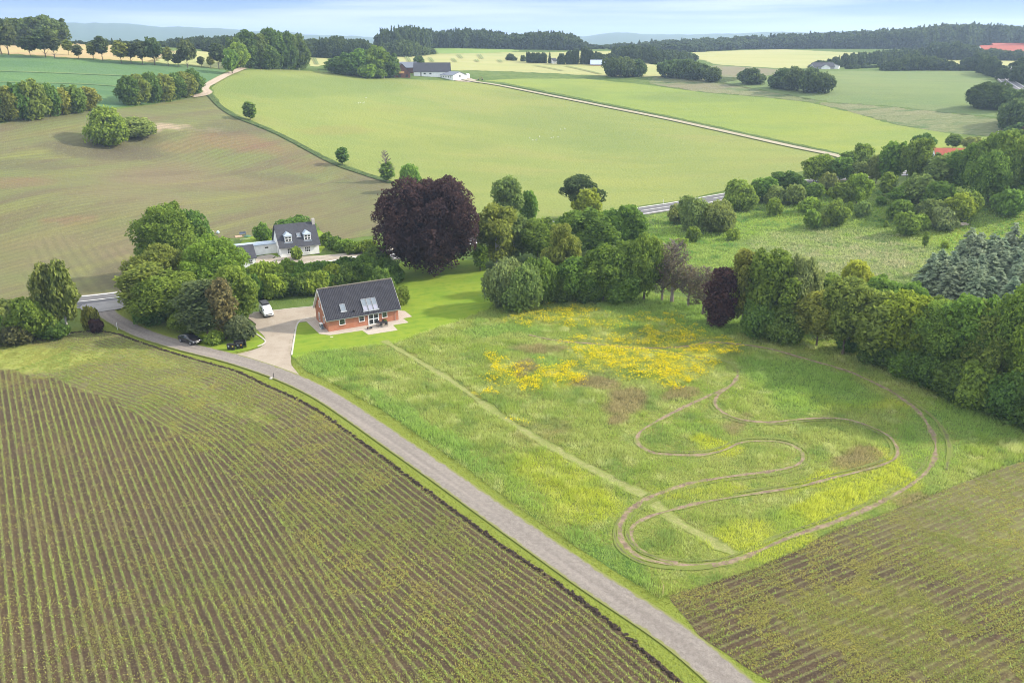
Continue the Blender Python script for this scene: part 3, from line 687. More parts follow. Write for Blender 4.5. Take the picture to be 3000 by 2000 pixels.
def veg_mat(name, tr=.35, obj=False):
    t = NT(name)
    if obj:
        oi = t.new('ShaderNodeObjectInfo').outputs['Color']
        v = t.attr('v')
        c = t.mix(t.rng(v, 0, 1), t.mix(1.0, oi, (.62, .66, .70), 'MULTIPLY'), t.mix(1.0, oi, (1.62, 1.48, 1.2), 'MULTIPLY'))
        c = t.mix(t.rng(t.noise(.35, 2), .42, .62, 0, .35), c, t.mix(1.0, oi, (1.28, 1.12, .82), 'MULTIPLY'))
    else: c = t.attr('col', True)
    d = t.new('ShaderNodeBsdfDiffuse'); tl = t.new('ShaderNodeBsdfTranslucent'); m = t.new('ShaderNodeMixShader')
    t.l.new(c, d.inputs[0]); t.l.new(c, tl.inputs[0]); m.inputs[0].default_value = tr
    t.l.new(d.outputs[0], m.inputs[1]); t.l.new(tl.outputs[0], m.inputs[2]); t.l.new(m.outputs[0], t.out.inputs[0]); return t.m
m_blade = veg_mat("grass_blade", .5)
m_leaf = veg_mat("leaf", .46, obj=True)

rg = RS(5)
# seedlings along the straight rows
def frustum(x, y, mrg=60):
    px, py = proj(x, y, np.zeros(len(x)))
    return (px > -mrg) & (px < 2352 + mrg) & (py < 1568 + mrg)
def rows_points(nrm, P, step=.17, sp=SP, extra=None):
    t = np.array([-nrm[1], nrm[0]])
    u = P @ nrm; w = P @ t
    U = np.arange(math.ceil(u.min() / sp), math.floor(u.max() / sp) + 1) * sp
    W = np.arange(w.min(), w.max(), step)
    uu, ww = np.meshgrid(U, W, indexing='ij'); uu = uu.ravel(); ww = ww.ravel()
    uu = uu + rg.normal(0, .035, len(uu)) + .05 * np.sin(ww * .13); ww = ww + rg.uniform(-.08, .08, len(ww))
    x = nrm[0] * uu + t[0] * ww; y = nrm[1] * uu + t[1] * ww
    k = inside(x, y, P) & frustum(x, y); return x[k], y[k]
CL = np.array([(.33, .42, .12)])
pts = []
x, y = rows_points(ROWN, MAIN1); k = inside(x, y, FIELD1); x, y = x[k], y[k]; pts.append((x, y))
# headland rows follow the field edge
seg = np.hypot(*(P_EDGE1[1:] - P_EDGE1[:-1]).T); cum = np.concatenate([[0], np.cumsum(seg)])
S = np.arange(0, cum[-1], .18); ex = np.interp(S, cum, P_EDGE1[:, 0]); ey = np.interp(S, cum, P_EDGE1[:, 1])
kk = np.ones(41) / 41
ex2 = np.convolve(np.pad(ex, 20, 'edge'), kk, 'valid'); ey2 = np.convolve(np.pad(ey, 20, 'edge'), kk, 'valid')
tx = np.gradient(ex2); ty = np.gradient(ey2); LL = np.hypot(tx, ty); nx, ny = ty / LL, -tx / LL
hx, hy = [], []
for j in range(1, 75):
    hx.append(ex2 + nx * SP * j + rg.normal(0, .04, len(S))); hy.append(ey2 + ny * SP * j + rg.normal(0, .04, len(S)))
hx = np.concatenate(hx); hy = np.concatenate(hy)
k = inside(hx, hy, FIELD1) & ~inside(hx, hy, MAIN1) & frustum(hx, hy); hx, hy = hx[k], hy[k]
pts.append((hx, hy))
x, y = rows_points(ROWN2, FIELD2, step=.22); pts.append((x, y))
X = np.concatenate([p[0] for p in pts]); Y = np.concatenate([p[1] for p in pts])
gap = fnoise(X / 2.2, Y / 2.2, 21, 2); east = np.arange(len(X)) >= len(pts[0][0]) + len(pts[1][0])
keep = (rg.uniform(0, 1, len(X)) < np.where(east, .55, .90) * np.clip(fnoise(X / 12, Y / 12, 23, 2) * 2.2 - .1, .45, 1)) & (gap > np.where(east, .38, .26)); X, Y = X[keep], Y[keep]
D = np.hypot(X, Y); k = rg.uniform(0, 1, len(X)) < np.clip(110 / D, .35, 1); X, Y, D = X[k], Y[k], D[k]
col = CL + (fnoise(X / 9, Y / 9, 31, 2)[:, None] - .5) * np.array([[.13, .12, .01]])
so = blades("seedlings", X, Y, 3, .19 + .06 * vnoise(X / 5, Y / 5, 3), .11, col, .8, 3, .045, mat=m_blade)
kind(so, 'stuff')
# weeds between the rows
def scat(P, n, seed):
    r = RS(seed); lo, hi = P.min(0), P.max(0)
    lo = np.maximum(lo, [-140, 30]); hi = np.minimum(hi, [190, 260])
    x = r.uniform(lo[0], hi[0], n); y = r.uniform(lo[1], hi[1], n); k = inside(x, y, P) & frustum(x, y); return x[k], y[k]
W1B = [(283, 938, 60, 18, .9, 20), (400, 995, 80, 20, .9, 28), (520, 1080, 90, 22, .8, 38), (640, 1190, 90, 26, .7, 42), (760, 1330, 80, 40, .6, 50), (120, 872, 140, 14, .8), (470, 905, 150, 28, .9, 12), (560, 960, 120, 30, .9, 25), (800, 1100, 160, 40, .5, 35), (950, 1230, 120, 40, .45, 38), (720, 1500, 220, 80), (1100, 1560, 140, 60, .8), (300, 1480, 120, 160, .5), (600, 950, 160, 40, .8, 20), (90, 820, 180, 30, 1), (330, 820, 150, 30, .6), (900, 1350, 200, 60, .5, 35), (700, 1180, 300, 60, .35, 35), (450, 1400, 200, 80, .4)]
W2B = [(2000, 1420, 260, 90, .9), (2300, 1250, 200, 60, .7), (2200, 1520, 260, 60, .8), (1800, 1430, 120, 60, .5)]
def weeds(name, P, n, L, seed, base):
    x, y = scat(P, n, seed); px, py = proj(x, y, np.zeros(len(x)))
    px = px + (fnoise(x / 6, y / 6, seed, 2) - .5) * 260; py = py + (fnoise(x / 5, y / 5, seed + 9, 2) - .5) * 120
    dn = base + .9 * blobs(px, py, L); dn = dn * np.clip(fnoise(x / 1.3, y / 1.3, seed + 4, 3) * 3.2 - 1.05, 0, 1)
    k = RS(seed + 1).uniform(0, 1, len(x)) < dn; x, y = x[k], y[k]
    c = np.array([[.36, .37, .11]]) + (fnoise(x / 4, y / 4, seed + 2, 2)[:, None] - .5) * np.array([[.22, .12, .04]])
    yl = RS(seed + 3).uniform(0, 1, len(x)) < .06; c[yl] = (.52, .46, .11)
    o = blades(name, x, y, 2, .10, .12, c, 1.3, seed, .06, mat=m_blade); kind(o, 'stuff'); return o
weeds("field_weeds", FIELD1, 1300000, W1B, 41, .32)
weeds("field_weeds_east", FIELD2, 420000, W2B, 42, .62)

# tall grass in the meadow
def meadow_col(x, y, px, py):
    wx = (fnoise(x / 7, y / 7, 51, 3) - .5) * 90; wy = (fnoise(x / 6, y / 6, 52, 3) - .5) * 50
    qx, qy = px + wx, py + wy
    c = np.tile(np.array([[.175, .225, .048]]), (len(x), 1))
    f = np.clip(fnoise(x / 5, y / 5, 53, 3) * 3 - 1, 0, 1)[:, None]; c = c * (1 - f) + np.array([[.215, .245, .075]]) * f
    f = np.clip(fnoise(x / 1.6, y / 1.6, 57, 2) * 5 - 3, 0, 1)[:, None]; c = c * (1 - f) + np.array([[.28, .30, .12]]) * f
    f = np.clip(fnoise(x / 3.2, y / 3.2, 54, 3) * 4 - 2.1, 0, 1)[:, None]; c = c * (1 - f * .7) + np.array([[.105, .165, .045]]) * f * .7
    for L, cc, a in ((YG, (.30, .315, .035), .8), (LUSH, (.160, .240, .055), .75), (BRN, (.20, .155, .09), .75)):
        f = np.clip(blobs(qx, qy, L) * 1.4 - .1 + (fnoise(x / 1.5, y / 1.5, 55, 2) - .5) * .8, 0, 1)[:, None] * a; c = c * (1 - f) + np.array([cc]) * f
    return c
def tall_grass(name, P, n, seed, hh, dens=1, avoid=True, colf=meadow_col, nb=4, wd=.055):
    x, y = scat(P, n, seed); px, py = proj(x, y, np.zeros(len(x)))
    D = np.hypot(x, y); k = RS(seed).uniform(0, 1, len(x)) < np.clip(95 / D, .25, 1) * dens
    if avoid:
        dt = dtracks(x, y); k &= dt > .24 * (.3 + 1.4 * fnoise(x / 1.5, y / 1.5, 58, 2))
        dm = np.minimum(dist_line(x, y, MOWN), dist_line(x, y, MOWN2)); k &= dm > .9 * (.3 + 1.2 * fnoise(x, y, 59, 2))
    x, y, px, py, D = x[k], y[k], px[k], py[k], D[k]
    h = hh * (.35 + 1.3 * fnoise(x / 1.8, y / 1.8, seed + 5, 3) ** 1.5)
    if avoid: h = h * np.clip(.35 + dt[k] / 5, .35, 1)
    c = colf(x, y, px, py)
    o = blades(name, x, y, nb, h, wd * np.clip(D / 90, .9, 2.6), c, .5, seed, .13, colj=.30, mat=m_blade, bright=1.95); kind(o, 'stuff'); return o
tall_grass("tall_grass", MEADOW, 330000, 61, .62)
for nm_, L__ in (("mown_straw", MOWN), ("mown_straw_short", MOWN2)):
    r_ = RS(66); seg = np.hypot(*(L__[1:] - L__[:-1]).T); cum = np.concatenate([[0], np.cumsum(seg)]); S = r_.uniform(0, cum[-1], int(cum[-1] * 70)); of = r_.normal(0, .55, len(S))
    tt = np.gradient(L__, axis=0); tt /= np.hypot(tt[:, 0], tt[:, 1])[:, None]
    x = np.interp(S, cum, L__[:, 0]) - np.interp(S, cum, tt[:, 1]) * of; y = np.interp(S, cum, L__[:, 1]) + np.interp(S, cum, tt[:, 0]) * of
    kind(blades(nm_, x, y, 2, .12, .07, np.array([[.36, .35, .15]]) * (.6 + .8 * r_.uniform(0, 1, (len(x), 1))), 2.2, 67, .1, mat=m_blade), 'stuff')
# buttercups
x, y = scat(MEADOW, 700000, 71); px, py = proj(x, y, np.zeros(len(x)))
dn = blobs(px + (fnoise(x / 4, y / 4, 72, 4) - .5) * 130, py + (fnoise(x / 3, y / 3, 73, 4) - .5) * 62, [(f_[0], f_[1], f_[2] * 1.15, f_[3] * 1.25) + tuple(f_[4:]) for f_ in FLOW]) * (fnoise(x / 1.2, y / 1.2, 74, 3) * 2.2 - .55)
k = (RS(75).uniform(0, 1, len(x)) < dn * .85) & (dtracks(x, y) > .6); x, y = x[k], y[k]
def flowers(name, x, y, seed, s=.10):
    r = RS(seed); N = len(x); z = hgt(x, y) + .62 + r.uniform(-.15, .2, N); a = r.uniform(0, 6.28, N)
    d = s * r.uniform(.7, 1.5, N)
    v = np.empty((N, 4, 3), np.float32)
    for i in range(4):
        t = a + i * math.pi / 2; v[:, i] = np.stack([x + np.cos(t) * d, y + np.sin(t) * d, z + (r.uniform(-.5, .5, N)) * d], 1)
    C = np.tile(np.array([[.80, .66, .012, 1]]), (N, 1)); C[:, :3] *= r.uniform(.75, 1.15, (N, 1)); C = np.repeat(C, 4, axis=0)
    return link(name, np_mesh(name, v.reshape(-1, 3), np.arange(N * 4).reshape(-1, 4), {'col': C}), m_blade)
kind(flowers("buttercups", x, y, 76, .075), 'stuff')
# rough grass beyond the tree belt
def scrub_col(x, y, px, py):
    c = np.tile(np.array([[.165, .235, .045]]), (len(x), 1))
    f = np.clip(fnoise(x / 9, y / 9, 83, 3) * 3 - 1, 0, 1)[:, None]; c = c * (1 - f) + np.array([[.17, .22, .06]]) * f
    f = np.clip(fnoise(x / 4, y / 4, 84, 3) * 4 - 2, 0, 1)[:, None]; c = c * (1 - f * .8) + np.array([[.06, .13, .035]]) * f * .8
    f = np.clip(blobs(px, py, [(1950, 600, 200, 60), (1850, 560, 140, 30, .7)]) * fnoise(x / 3, y / 3, 85, 2) * 1.6, 0, 1)[:, None]; c = c * (1 - f) + np.array([[.22, .22, .12]]) * f
    return c
tall_grass("rough_tufts", SCRUB, 90000, 81, .55, dens=.9, avoid=False, colf=scrub_col, nb=4, wd=.10)
# verge tufts
def verge_col(x, y, px, py):
    c = np.tile(np.array([[.18, .215, .04]]), (len(x), 1)); f = fnoise(x / 1.5, y / 1.5, 93, 2)[:, None]; return c * (.7 + .6 * f) + np.array([[.05, .0, .0]]) * f
VP = np.concatenate([off_line(GRAVEL, 5.2), off_line(GRAVEL, -5.6)[::-1]])
x, y = scat(VP, 60000, 91); dg = dist_line(x, y, GRAVEL); k = (dg > 2.0) & ~inside(x, y, FIELD1) & ~inside(x, y, FIELD2) & ~inside(x, y, DRIVE) & (y < 150); x, y = x[k], y[k]
kind(blades("verge_grass", x, y, 3, .13, .07, verge_col(x, y, 0, 0), .7, 92, .1, mat=m_blade), 'stuff')
# clods along the ploughed lip of the field
Q = P_EDGE1[(P_EDGE1[:, 0] < 40) & (P_EDGE1[:, 0] > -88)]
seg = np.hypot(*(Q[1:] - Q[:-1]).T); cum = np.concatenate([[0], np.cumsum(seg)]); N = int(cum[-1] * 7); r = RS(15)
S = r.uniform(0, cum[-1], N); x = np.interp(S, cum, Q[:, 0]) + r.normal(0, .10, N) - .15; y = np.interp(S, cum, Q[:, 1]) + r.normal(0, .10, N) - .12
bm = bmesh.new(); bmesh.ops.create_icosphere(bm, subdivisions=1, radius=1); cv = np.array([v.co[:] for v in bm.verts]); cf = np.array([[v.index for v in f.verts] for f in bm.faces]); bm.free()
sc_ = np.stack([r.uniform(.10, .26, N), r.uniform(.10, .26, N), r.uniform(.07, .20, N)], 1)
V = cv[None] * sc_[:, None] * r.uniform(.8, 1.25, (N, len(cv), 1)) + np.stack([x, y, hgt(x, y) + .02], 1)[:, None]
F = cf[None] + (np.arange(N) * len(cv))[:, None, None]
co = link("soil_clods", np_mesh("soil_clods", V.reshape(-1, 3), F.reshape(-1, 3)), ground_mat("wet_soil", (.050, .037, .030), [L_(k='n', s=4, c=(.03, .022, .018), lo=.4, hi=.6)], (9, .03))); kind(co, 'stuff')

# ------------------------------------------------------------------ trees
def quads(P, Nrm, L, W, rnd, up=None):
    """leaf quads at P facing Nrm"""
    r = RS(rnd); n = len(P)
    t = r.normal(0, 1, (n, 3)) if up is None else up + r.normal(0, .25, (n, 3))
    t -= (t * Nrm).sum(1)[:, None] * Nrm; t /= np.linalg.norm(t, axis=1)[:, None] + 1e-9
    b = np.cross(Nrm, t)
    L = L[:, None] / 2; W = W[:, None] / 2
    v = np.stack([P - t * L, P + b * W, P + t * L, P - b * W], 1)
    return v.reshape(-1, 3)
def lobes_cloud(C, Rr, n, leaf, seed, jit=.7, up=.35, flat=1.0, droop=0.0, asp=1.5, core=True, gate=.18):
    r = RS(seed); nmain = len(C)
    if core:
        e1, e2 = [], []
        for j in range(nmain):
            for _ in range(3):
                q = r.normal(0, 1, 3); q[2] += .5; q /= np.linalg.norm(q); e1.append(C[j] + q * Rr[j] * r.uniform(.85, 1.2) * np.array([1, 1, flat])); e2.append(Rr[j] * r.uniform(.22, .42))
        C = np.concatenate([C, np.array(e1)]); Rr = np.concatenate([Rr, np.array(e2)])
    w = Rr ** 2; li = r.choice(len(C), int(n * 1.5), p=w / w.sum())
    d = r.normal(0, 1, (len(li), 3)); d /= np.linalg.norm(d, axis=1)[:, None]
    d[:, 2] = d[:, 2] + up; d /= np.linalg.norm(d, axis=1)[:, None]
    nz_ = fnoise(d[:, 0] * 4.5 + li * 7.3, d[:, 1] * 4.5 + d[:, 2] * 4.5 + li * 3.1, seed, 3)
    rad = Rr[li] * (.62 + .80 * nz_ + np.abs(r.normal(0, .10, len(li))))
    P = C[li] + d * rad[:, None] * np.array([1, 1, flat])
    keep = np.ones(len(P), bool)
    for j in range(nmain):
        q = (P - C[j]) / np.array([1, 1, flat]); dd = np.linalg.norm(q, axis=1); keep &= ~((dd < Rr[j] * .72) & (li != j))
    keep &= nz_ > gate
    P, d, li, nz_ = P[keep][:n], d[keep][:n], li[keep][:n], nz_[keep][:n]; m = len(P)
    N = d + r.normal(0, jit, (m, 3)); N /= np.linalg.norm(N, axis=1)[:, None]
    s = leaf * r.uniform(.6, 1.5, m)
    upv = np.tile(np.array([[0, 0, 1.0]]), (m, 1)) if droop else None
    V = quads(P, N, s * asp * (1 + droop), s / (1 + droop * .3), seed + 1, upv)
    lv = r.uniform(-.22, .22, len(C))
    val = np.clip(.42 + lv[li] + (nz_ - .5) * .9 + r.normal(0, .20, m), 0, 1)  # outward leaves lighter, recessed ones darker: crown light and shade put into colour
    F = np.arange(m * 4).reshape(-1, 4); VV = [V]; A_ = [np.repeat(val, 4)]; FF = [F]; k = m * 4
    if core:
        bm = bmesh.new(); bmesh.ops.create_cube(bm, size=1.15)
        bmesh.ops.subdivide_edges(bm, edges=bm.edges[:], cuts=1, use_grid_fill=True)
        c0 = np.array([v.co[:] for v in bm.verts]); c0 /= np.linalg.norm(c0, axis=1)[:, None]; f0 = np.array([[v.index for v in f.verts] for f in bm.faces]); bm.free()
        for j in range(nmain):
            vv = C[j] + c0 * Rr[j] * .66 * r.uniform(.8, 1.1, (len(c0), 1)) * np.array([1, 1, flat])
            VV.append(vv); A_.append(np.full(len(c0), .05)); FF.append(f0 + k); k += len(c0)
    return np.concatenate(VV), np.concatenate(FF), np.concatenate(A_)
def fit(V):
    V = V.copy(); lo = np.percentile(V, .5, axis=0); hi = np.percentile(V, 99.5, axis=0)
    V[:, 0] = (V[:, 0] - (lo[0] + hi[0]) / 2) / ((hi[0] - lo[0]) / 2); V[:, 1] = (V[:, 1] - (lo[1] + hi[1]) / 2) / ((hi[1] - lo[1]) / 2)
    V[:, 2] = (V[:, 2] - lo[2]) / (hi[2] - lo[2]); return V
LODS = {0: (.042, 21000), 1: (.070, 8200), 2: (.12, 3200), 3: (.22, 1000), -1: (.028, 54000)}
CROWNS = {}
def crown(kd, lod, var):
    key = (kd, lod, var)
    if key in CROWNS: return CROWNS[key]
    leaf, n = LODS[lod]; r = RS(hash((kd == 'x', len(kd) * 31 + ord(kd[0]), var)) % 99991)
    if kd in ('broad', 'beech'):
        m = 30 if kd == 'broad' else 60; C = []; ex_ = r.uniform(-.18, .18, 2)
        for i in range(m):
            a = i * 2.399 + r.uniform(-.4, .4); z = (i + r.uniform(0, 1)) / m
            prof = (.62 + .38 * min(z / .35, 1)) * math.sqrt(max(0, 1 - (max(z - .38, 0) / .66) ** 2)); q = prof * r.uniform(.42, .95) * (1 + .12 * math.sin(a * 2 + var))
            C.append((math.cos(a) * q + ex_[0] * z, math.sin(a) * q + ex_[1] * z, z * 1.45))
        C = np.array(C + [(0, 0, .5), (0, 0, .95)]); Rr = r.uniform(.17, .38, len(C)) if kd == 'broad' else r.uniform(.13, .27, len(C)); Rr[-2:] = (.58, .42)
        V, F, A_ = lobes_cloud(C, Rr, n, leaf, var + 11)
    elif kd == 'oval':
        C = []
        for i in range(18):
            a = i * 2.399; z = -1 + 2 * (i + .5) / 18; q = math.sqrt(max(0, 1 - z * z)) * r.uniform(.35, .6); C.append((math.cos(a) * q, math.sin(a) * q, z * 1.35))
        C = np.array(C); Rr = r.uniform(.28, .42, len(C)); V, F, A_ = lobes_cloud(C, Rr, n, leaf, var + 21, up=.2)
    elif kd in ('birch', 'twig'):
        C = []
        for i in range(26):
            z = r.uniform(-1, 1); a = i * 2.399; q = (1 - .55 * max(z, 0) - .25 * max(-z, 0)) * r.uniform(.2, .72); C.append((math.cos(a) * q, math.sin(a) * q, z * 1.5))
        C = np.array(C); Rr = r.uniform(.18, .34, len(C)); V, F, A_ = lobes_cloud(C, Rr, int(n * (.85 if kd == 'birch' else .35)), leaf, var + 31, up=-.1, flat=1.5, droop=.8, asp=1.3 if kd == 'birch' else .8, gate=.3, core=kd == 'birch')
    elif kd == 'shrub':
        C = []
        for i in range(16):
            a = i * 2.399; z = r.uniform(0, .62); q = r.uniform(.3, .8) * (1 - .4 * z); C.append((math.cos(a) * q, math.sin(a) * q, z))
        C = np.array(C + [(0, 0, .3)]); Rr = r.uniform(.22, .40, len(C)); Rr[-1] = .6; V, F, A_ = lobes_cloud(C, Rr, n, leaf, var + 41, up=.3)
    elif kd == 'pine':
        C = []
        for i in range(14):
            a = i * 2.399; z = r.uniform(-.5, .9); q = (1 - .5 * z) * r.uniform(.3, .75); C.append((math.cos(a) * q, math.sin(a) * q, z))
        C = np.array(C); Rr = r.uniform(.25, .42, len(C)); V, F, A_ = lobes_cloud(C, Rr, n, leaf * .8, var + 51, up=.5, flat=.5, gate=.25)
    else:   # conifer: whorls of drooping branches
        P = []; T = []; A1 = []
        W = 26
        for i in range(W):
            t = (i + r.uniform(-.2, .2)) / W; t = min(max(t, 0.01), .985); br = max(5, int(13 * (1 - t) + 4)); rm = (1 - t) ** .85
            for b_ in range(br):
                a = r.uniform(0, 6.28); L = rm * r.uniform(.75, 1.12); sh = r.uniform(-.2, .25)
                m = max(3, int(n * 1.1 * L / 130))
                u = np.sqrt(r.uniform(.08, 1, m)); ww = (r.uniform(-1, 1, m)) * .16 * (1 - u * .7)
                x_ = np.cos(a) * u * L - np.sin(a) * ww; y_ = np.sin(a) * u * L + np.cos(a) * ww; z_ = t * 3 - .30 * (u * L) ** 1.5 + r.normal(0, .02, m)
                P.append(np.stack([x_, y_, z_], 1)); T.append(np.tile(np.array([[math.cos(a), math.sin(a), -.35]]), (m, 1))); A1.append(np.clip(.3 + sh + .45 * u + r.normal(0, .1, m), 0, 1))
        P = np.concatenate(P); T = np.concatenate(T); A1 = np.concatenate(A1); m = len(P)
        N = np.stack([T[:, 0] * .5, T[:, 1] * .5, np.full(m, 1.0)], 1) + r.normal(0, .35, (m, 3)); N /= np.linalg.norm(N, axis=1)[:, None]
        s = np.full(m, leaf) * r.uniform(.7, 1.4, m); V = quads(P, N, s * 2.4, s * 1.1, var + 61, T); F = np.arange(m * 4).reshape(-1, 4); A_ = np.repeat(A1, 4)
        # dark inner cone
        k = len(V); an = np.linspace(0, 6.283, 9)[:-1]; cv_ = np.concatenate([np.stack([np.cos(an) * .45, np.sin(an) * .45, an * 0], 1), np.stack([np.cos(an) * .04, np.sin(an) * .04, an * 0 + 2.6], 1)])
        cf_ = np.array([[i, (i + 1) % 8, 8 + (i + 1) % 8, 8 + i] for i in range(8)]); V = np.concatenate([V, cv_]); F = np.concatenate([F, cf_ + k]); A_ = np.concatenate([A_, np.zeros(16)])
    V = fit(V)
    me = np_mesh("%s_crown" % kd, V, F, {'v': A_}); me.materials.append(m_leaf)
    CROWNS[key] = (me, V, F, A_); return CROWNS[key]
def tube(P, Rd, seg=6):
    P = np.asarray(P, float); n = len(P); v = []; f = []
    for i in range(n):
        d = P[min(i + 1, n - 1)] - P[max(i - 1, 0)]; d /= np.linalg.norm(d) + 1e-9
        a = np.cross(d, (0.31, .9, .1)); a /= np.linalg.norm(a); b = np.cross(d, a)
        for k in range(seg): t = 2 * math.pi * k / seg; v.append(P[i] + (a * math.cos(t) + b * math.sin(t)) * Rd[i])
    for i in range(n - 1):
        for k in range(seg): f.append((i * seg + k, i * seg + (k + 1) % seg, (i + 1) * seg + (k + 1) % seg, (i + 1) * seg + k))
    return v, f
def bark_mat(name, a, b):
    t = NT(name); c = t.mix(t.rng(t.noise(3, 4, t.pos(True), st=(1, 1)), .4, .6), a, b); return t.pbr(c, .95, .1)
m_bark = bark_mat("bark", (.14, .11, .085), (.08, .065, .05)); m_birchbark = bark_mat("birch_bark", (.50, .48, .44), (.14, .12, .11)); m_dead = bark_mat("dead_bark", (.26, .22, .19), (.17, .14, .125)); m_beechbark = bark_mat("smooth_bark", (.30, .27, .23), (.20, .18, .15))
TR = {}
def trunk_mesh(kd, var):
    key = (kd, var)
    if key in TR: return TR[key]
    r = RS(var + 7); v, f = [], []
    def add(P, Rd, seg=6):
        a, b = tube(P, Rd, seg); k = len(v); v.extend(a); f.extend([tuple(i + k for i in q) for q in b])
    top = 1.0 if kd != 'conifer' else 1.0
    bend = r.uniform(-.04, .04, 2)
    P = [(bend[0] * t, bend[1] * t, t * top) for t in np.linspace(-.03, 1, 7)]
    add(P, [.034 * (1 - .85 * t) + .012 * (t < .05) for t in np.linspace(0, 1, 7)], 8)
    if kd == 'dead':
        for i in range(40):
            t = r.uniform(.18, .97); a = r.uniform(0, 6.28); L = (1.0 - t * .75) * r.uniform(.25, .5); e = r.uniform(.5, 1.0)
            p0 = np.array([bend[0] * t, bend[1] * t, t]); p1 = p0 + np.array([math.cos(a) * L * .5, math.sin(a) * L * .5, L * .35 * e]); p2 = p0 + np.array([math.cos(a) * L, math.sin(a) * L, L * .75 * e])
            add([p0, p1, p2], [.012, .007, .0025], 4)
            for j in range(12):
                u = r.uniform(.3, 1); q0 = p0 + (p2 - p0) * u; a2 = a + r.uniform(-1.3, 1.3); l2 = L * r.uniform(.15, .4); q1 = q0 + np.array([math.cos(a2) * l2, math.sin(a2) * l2, l2 * r.uniform(.1, 1)])
                add([q0, q1], [.0045, .0016], 3)
                for m in range(3):
                    u3 = r.uniform(.3, 1); s0 = q0 + (q1 - q0) * u3; a3 = a2 + r.uniform(-1.2, 1.2); l3 = l2 * r.uniform(.3, .6); add([s0, s0 + np.array([math.cos(a3) * l3, math.sin(a3) * l3, l3 * .6])], [.003, .0012], 3)
    else:
        for i in range(7):
            t = r.uniform(.18, .6); a = r.uniform(0, 6.28); L = r.uniform(.18, .34); p0 = np.array([bend[0] * t, bend[1] * t, t])
            add([p0, p0 + np.array([math.cos(a) * L * .5, math.sin(a) * L * .5, L * .45]), p0 + np.array([math.cos(a) * L, math.sin(a) * L, L * 1.0])], [.014, .009, .004], 5)
    me = bpy.data.meshes.new(kd + "_trunk"); me.from_pydata([tuple(p) for p in v], [], f); me.shade_smooth()
    TR[key] = me; return me
MB_ = {'birch': m_birchbark, 'dead': m_dead, 'beech': m_beechbark}
CB = {'broad': .16, 'beech': .10, 'oval': .14, 'birch': .12, 'shrub': .0, 'pine': .30, 'conifer': .04}
tr_rand = random.Random(9)
ALL_TREES = []
def tree(name, kd, px, yb, yt, w, colr, label, cat='tree', group=None, cb=None, var=None, p=None, jit=.12, lod=None, sink=0.0):
    p = p or at(px, yb); sl = slant(p); dep = math.asin((CAM_H - p.z) / sl)
    h = (yb - yt) * sl / FOC / math.cos(dep); rad = w * sl / FOC / 2
    h -= rad * math.tan(dep) * .35 if kd not in ('conifer', 'dead') else 0; h = max(h * .95, rad * .6)
    rt = empty(name, p, tr_rand.uniform(0, 6.28)); tag(rt, label, cat, group)
    var = tr_rand.randrange(3) if var is None else var
    if kd == 'dead':
        t = link("trunk", trunk_mesh('dead', var), m_dead, rt); t.scale = (h * .8, h * .8, h)
        tw = link('twigs', crown('twig', 1, var)[0], None, rt); tw.location = (0, 0, h * .22); tw.scale = (rad, rad, h * .76); tw.color = (.165, .150, .112, 1); return rt
    want = sl * .0021 / max(rad, .3)
    if lod is None: lod = 0 if want < .062 else 1 if want < .115 else 2 if want < .2 else 3
    me = crown(kd, lod, var)[0]
    cb = CB[kd] if cb is None else cb
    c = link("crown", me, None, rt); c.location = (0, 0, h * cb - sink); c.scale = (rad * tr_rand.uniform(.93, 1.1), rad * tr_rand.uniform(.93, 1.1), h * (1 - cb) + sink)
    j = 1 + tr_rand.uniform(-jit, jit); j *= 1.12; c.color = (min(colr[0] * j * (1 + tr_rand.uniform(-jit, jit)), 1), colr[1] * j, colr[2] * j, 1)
    if kd != 'shrub' or cb > .05:
        tm = trunk_mesh(kd if kd in ('conifer',) else 'broad', var); t = link("trunk", tm, None, rt)
        if not len(tm.materials): tm.materials.append(m_bark)
        t.material_slots[0].link = 'OBJECT'; t.material_slots[0].material = MB_.get(kd, m_bark)
        hh = h * (.55 if kd in ('broad', 'oval', 'beech', 'shrub') else .85); wd = min(hh, rad * 2.4); t.scale = (wd, wd, hh)
    ALL_TREES.append(rt); return rt
GD_ = (0.104, 0.178, 0.044); GM = (0.143, 0.229, 0.046); GL = (0.195, 0.286, 0.050); GO = (0.189, 0.229, 0.055); GY_ = (0.260, 0.311, 0.046); GB = (0.176, 0.229, 0.094); GG = (0.176, 0.235, 0.075)
PUR = (.064, .041, .045); BLU = (0.215, 0.286, 0.220); FARC = (0.098, 0.152, 0.046)
ORD = ['', 'first', 'second', 'third', 'fourth', 'fifth', 'sixth', 'seventh', 'eighth', 'ninth', 'tenth', 'eleventh', 'twelfth', 'thirteenth', 'fourteenth', 'fifteenth', 'sixteenth', 'seventeenth', 'eighteenth', 'nineteenth', 'twentieth',
       'twenty-first', 'twenty-second', 'twenty-third', 'twenty-fourth', 'twenty-fifth', 'twenty-sixth', 'twenty-seventh', 'twenty-eighth', 'twenty-ninth', 'thirtieth', 'thirty-first', 'thirty-second', 'thirty-third', 'thirty-fourth', 'thirty-fifth', 'thirty-sixth', 'thirty-seventh', 'thirty-eighth', 'thirty-ninth', 'fortieth']
for t_ in ('forty', 'fifty', 'sixty', 'seventy'):
    if t_ != 'forty': ORD.append(t_[:-1] + 'ieth')
    ORD += [t_ + '-' + o_ for o_ in ORD[1:10]]
KN = {'broad': 'tree', 'oval': 'tree', 'birch': 'birch_tree', 'conifer': 'conifer_tree', 'shrub': 'shrub', 'pine': 'pine_tree', 'dead': 'bare_tree', 'beech': 'beech_tree'}
CN = {'shrub': 'shrub'}
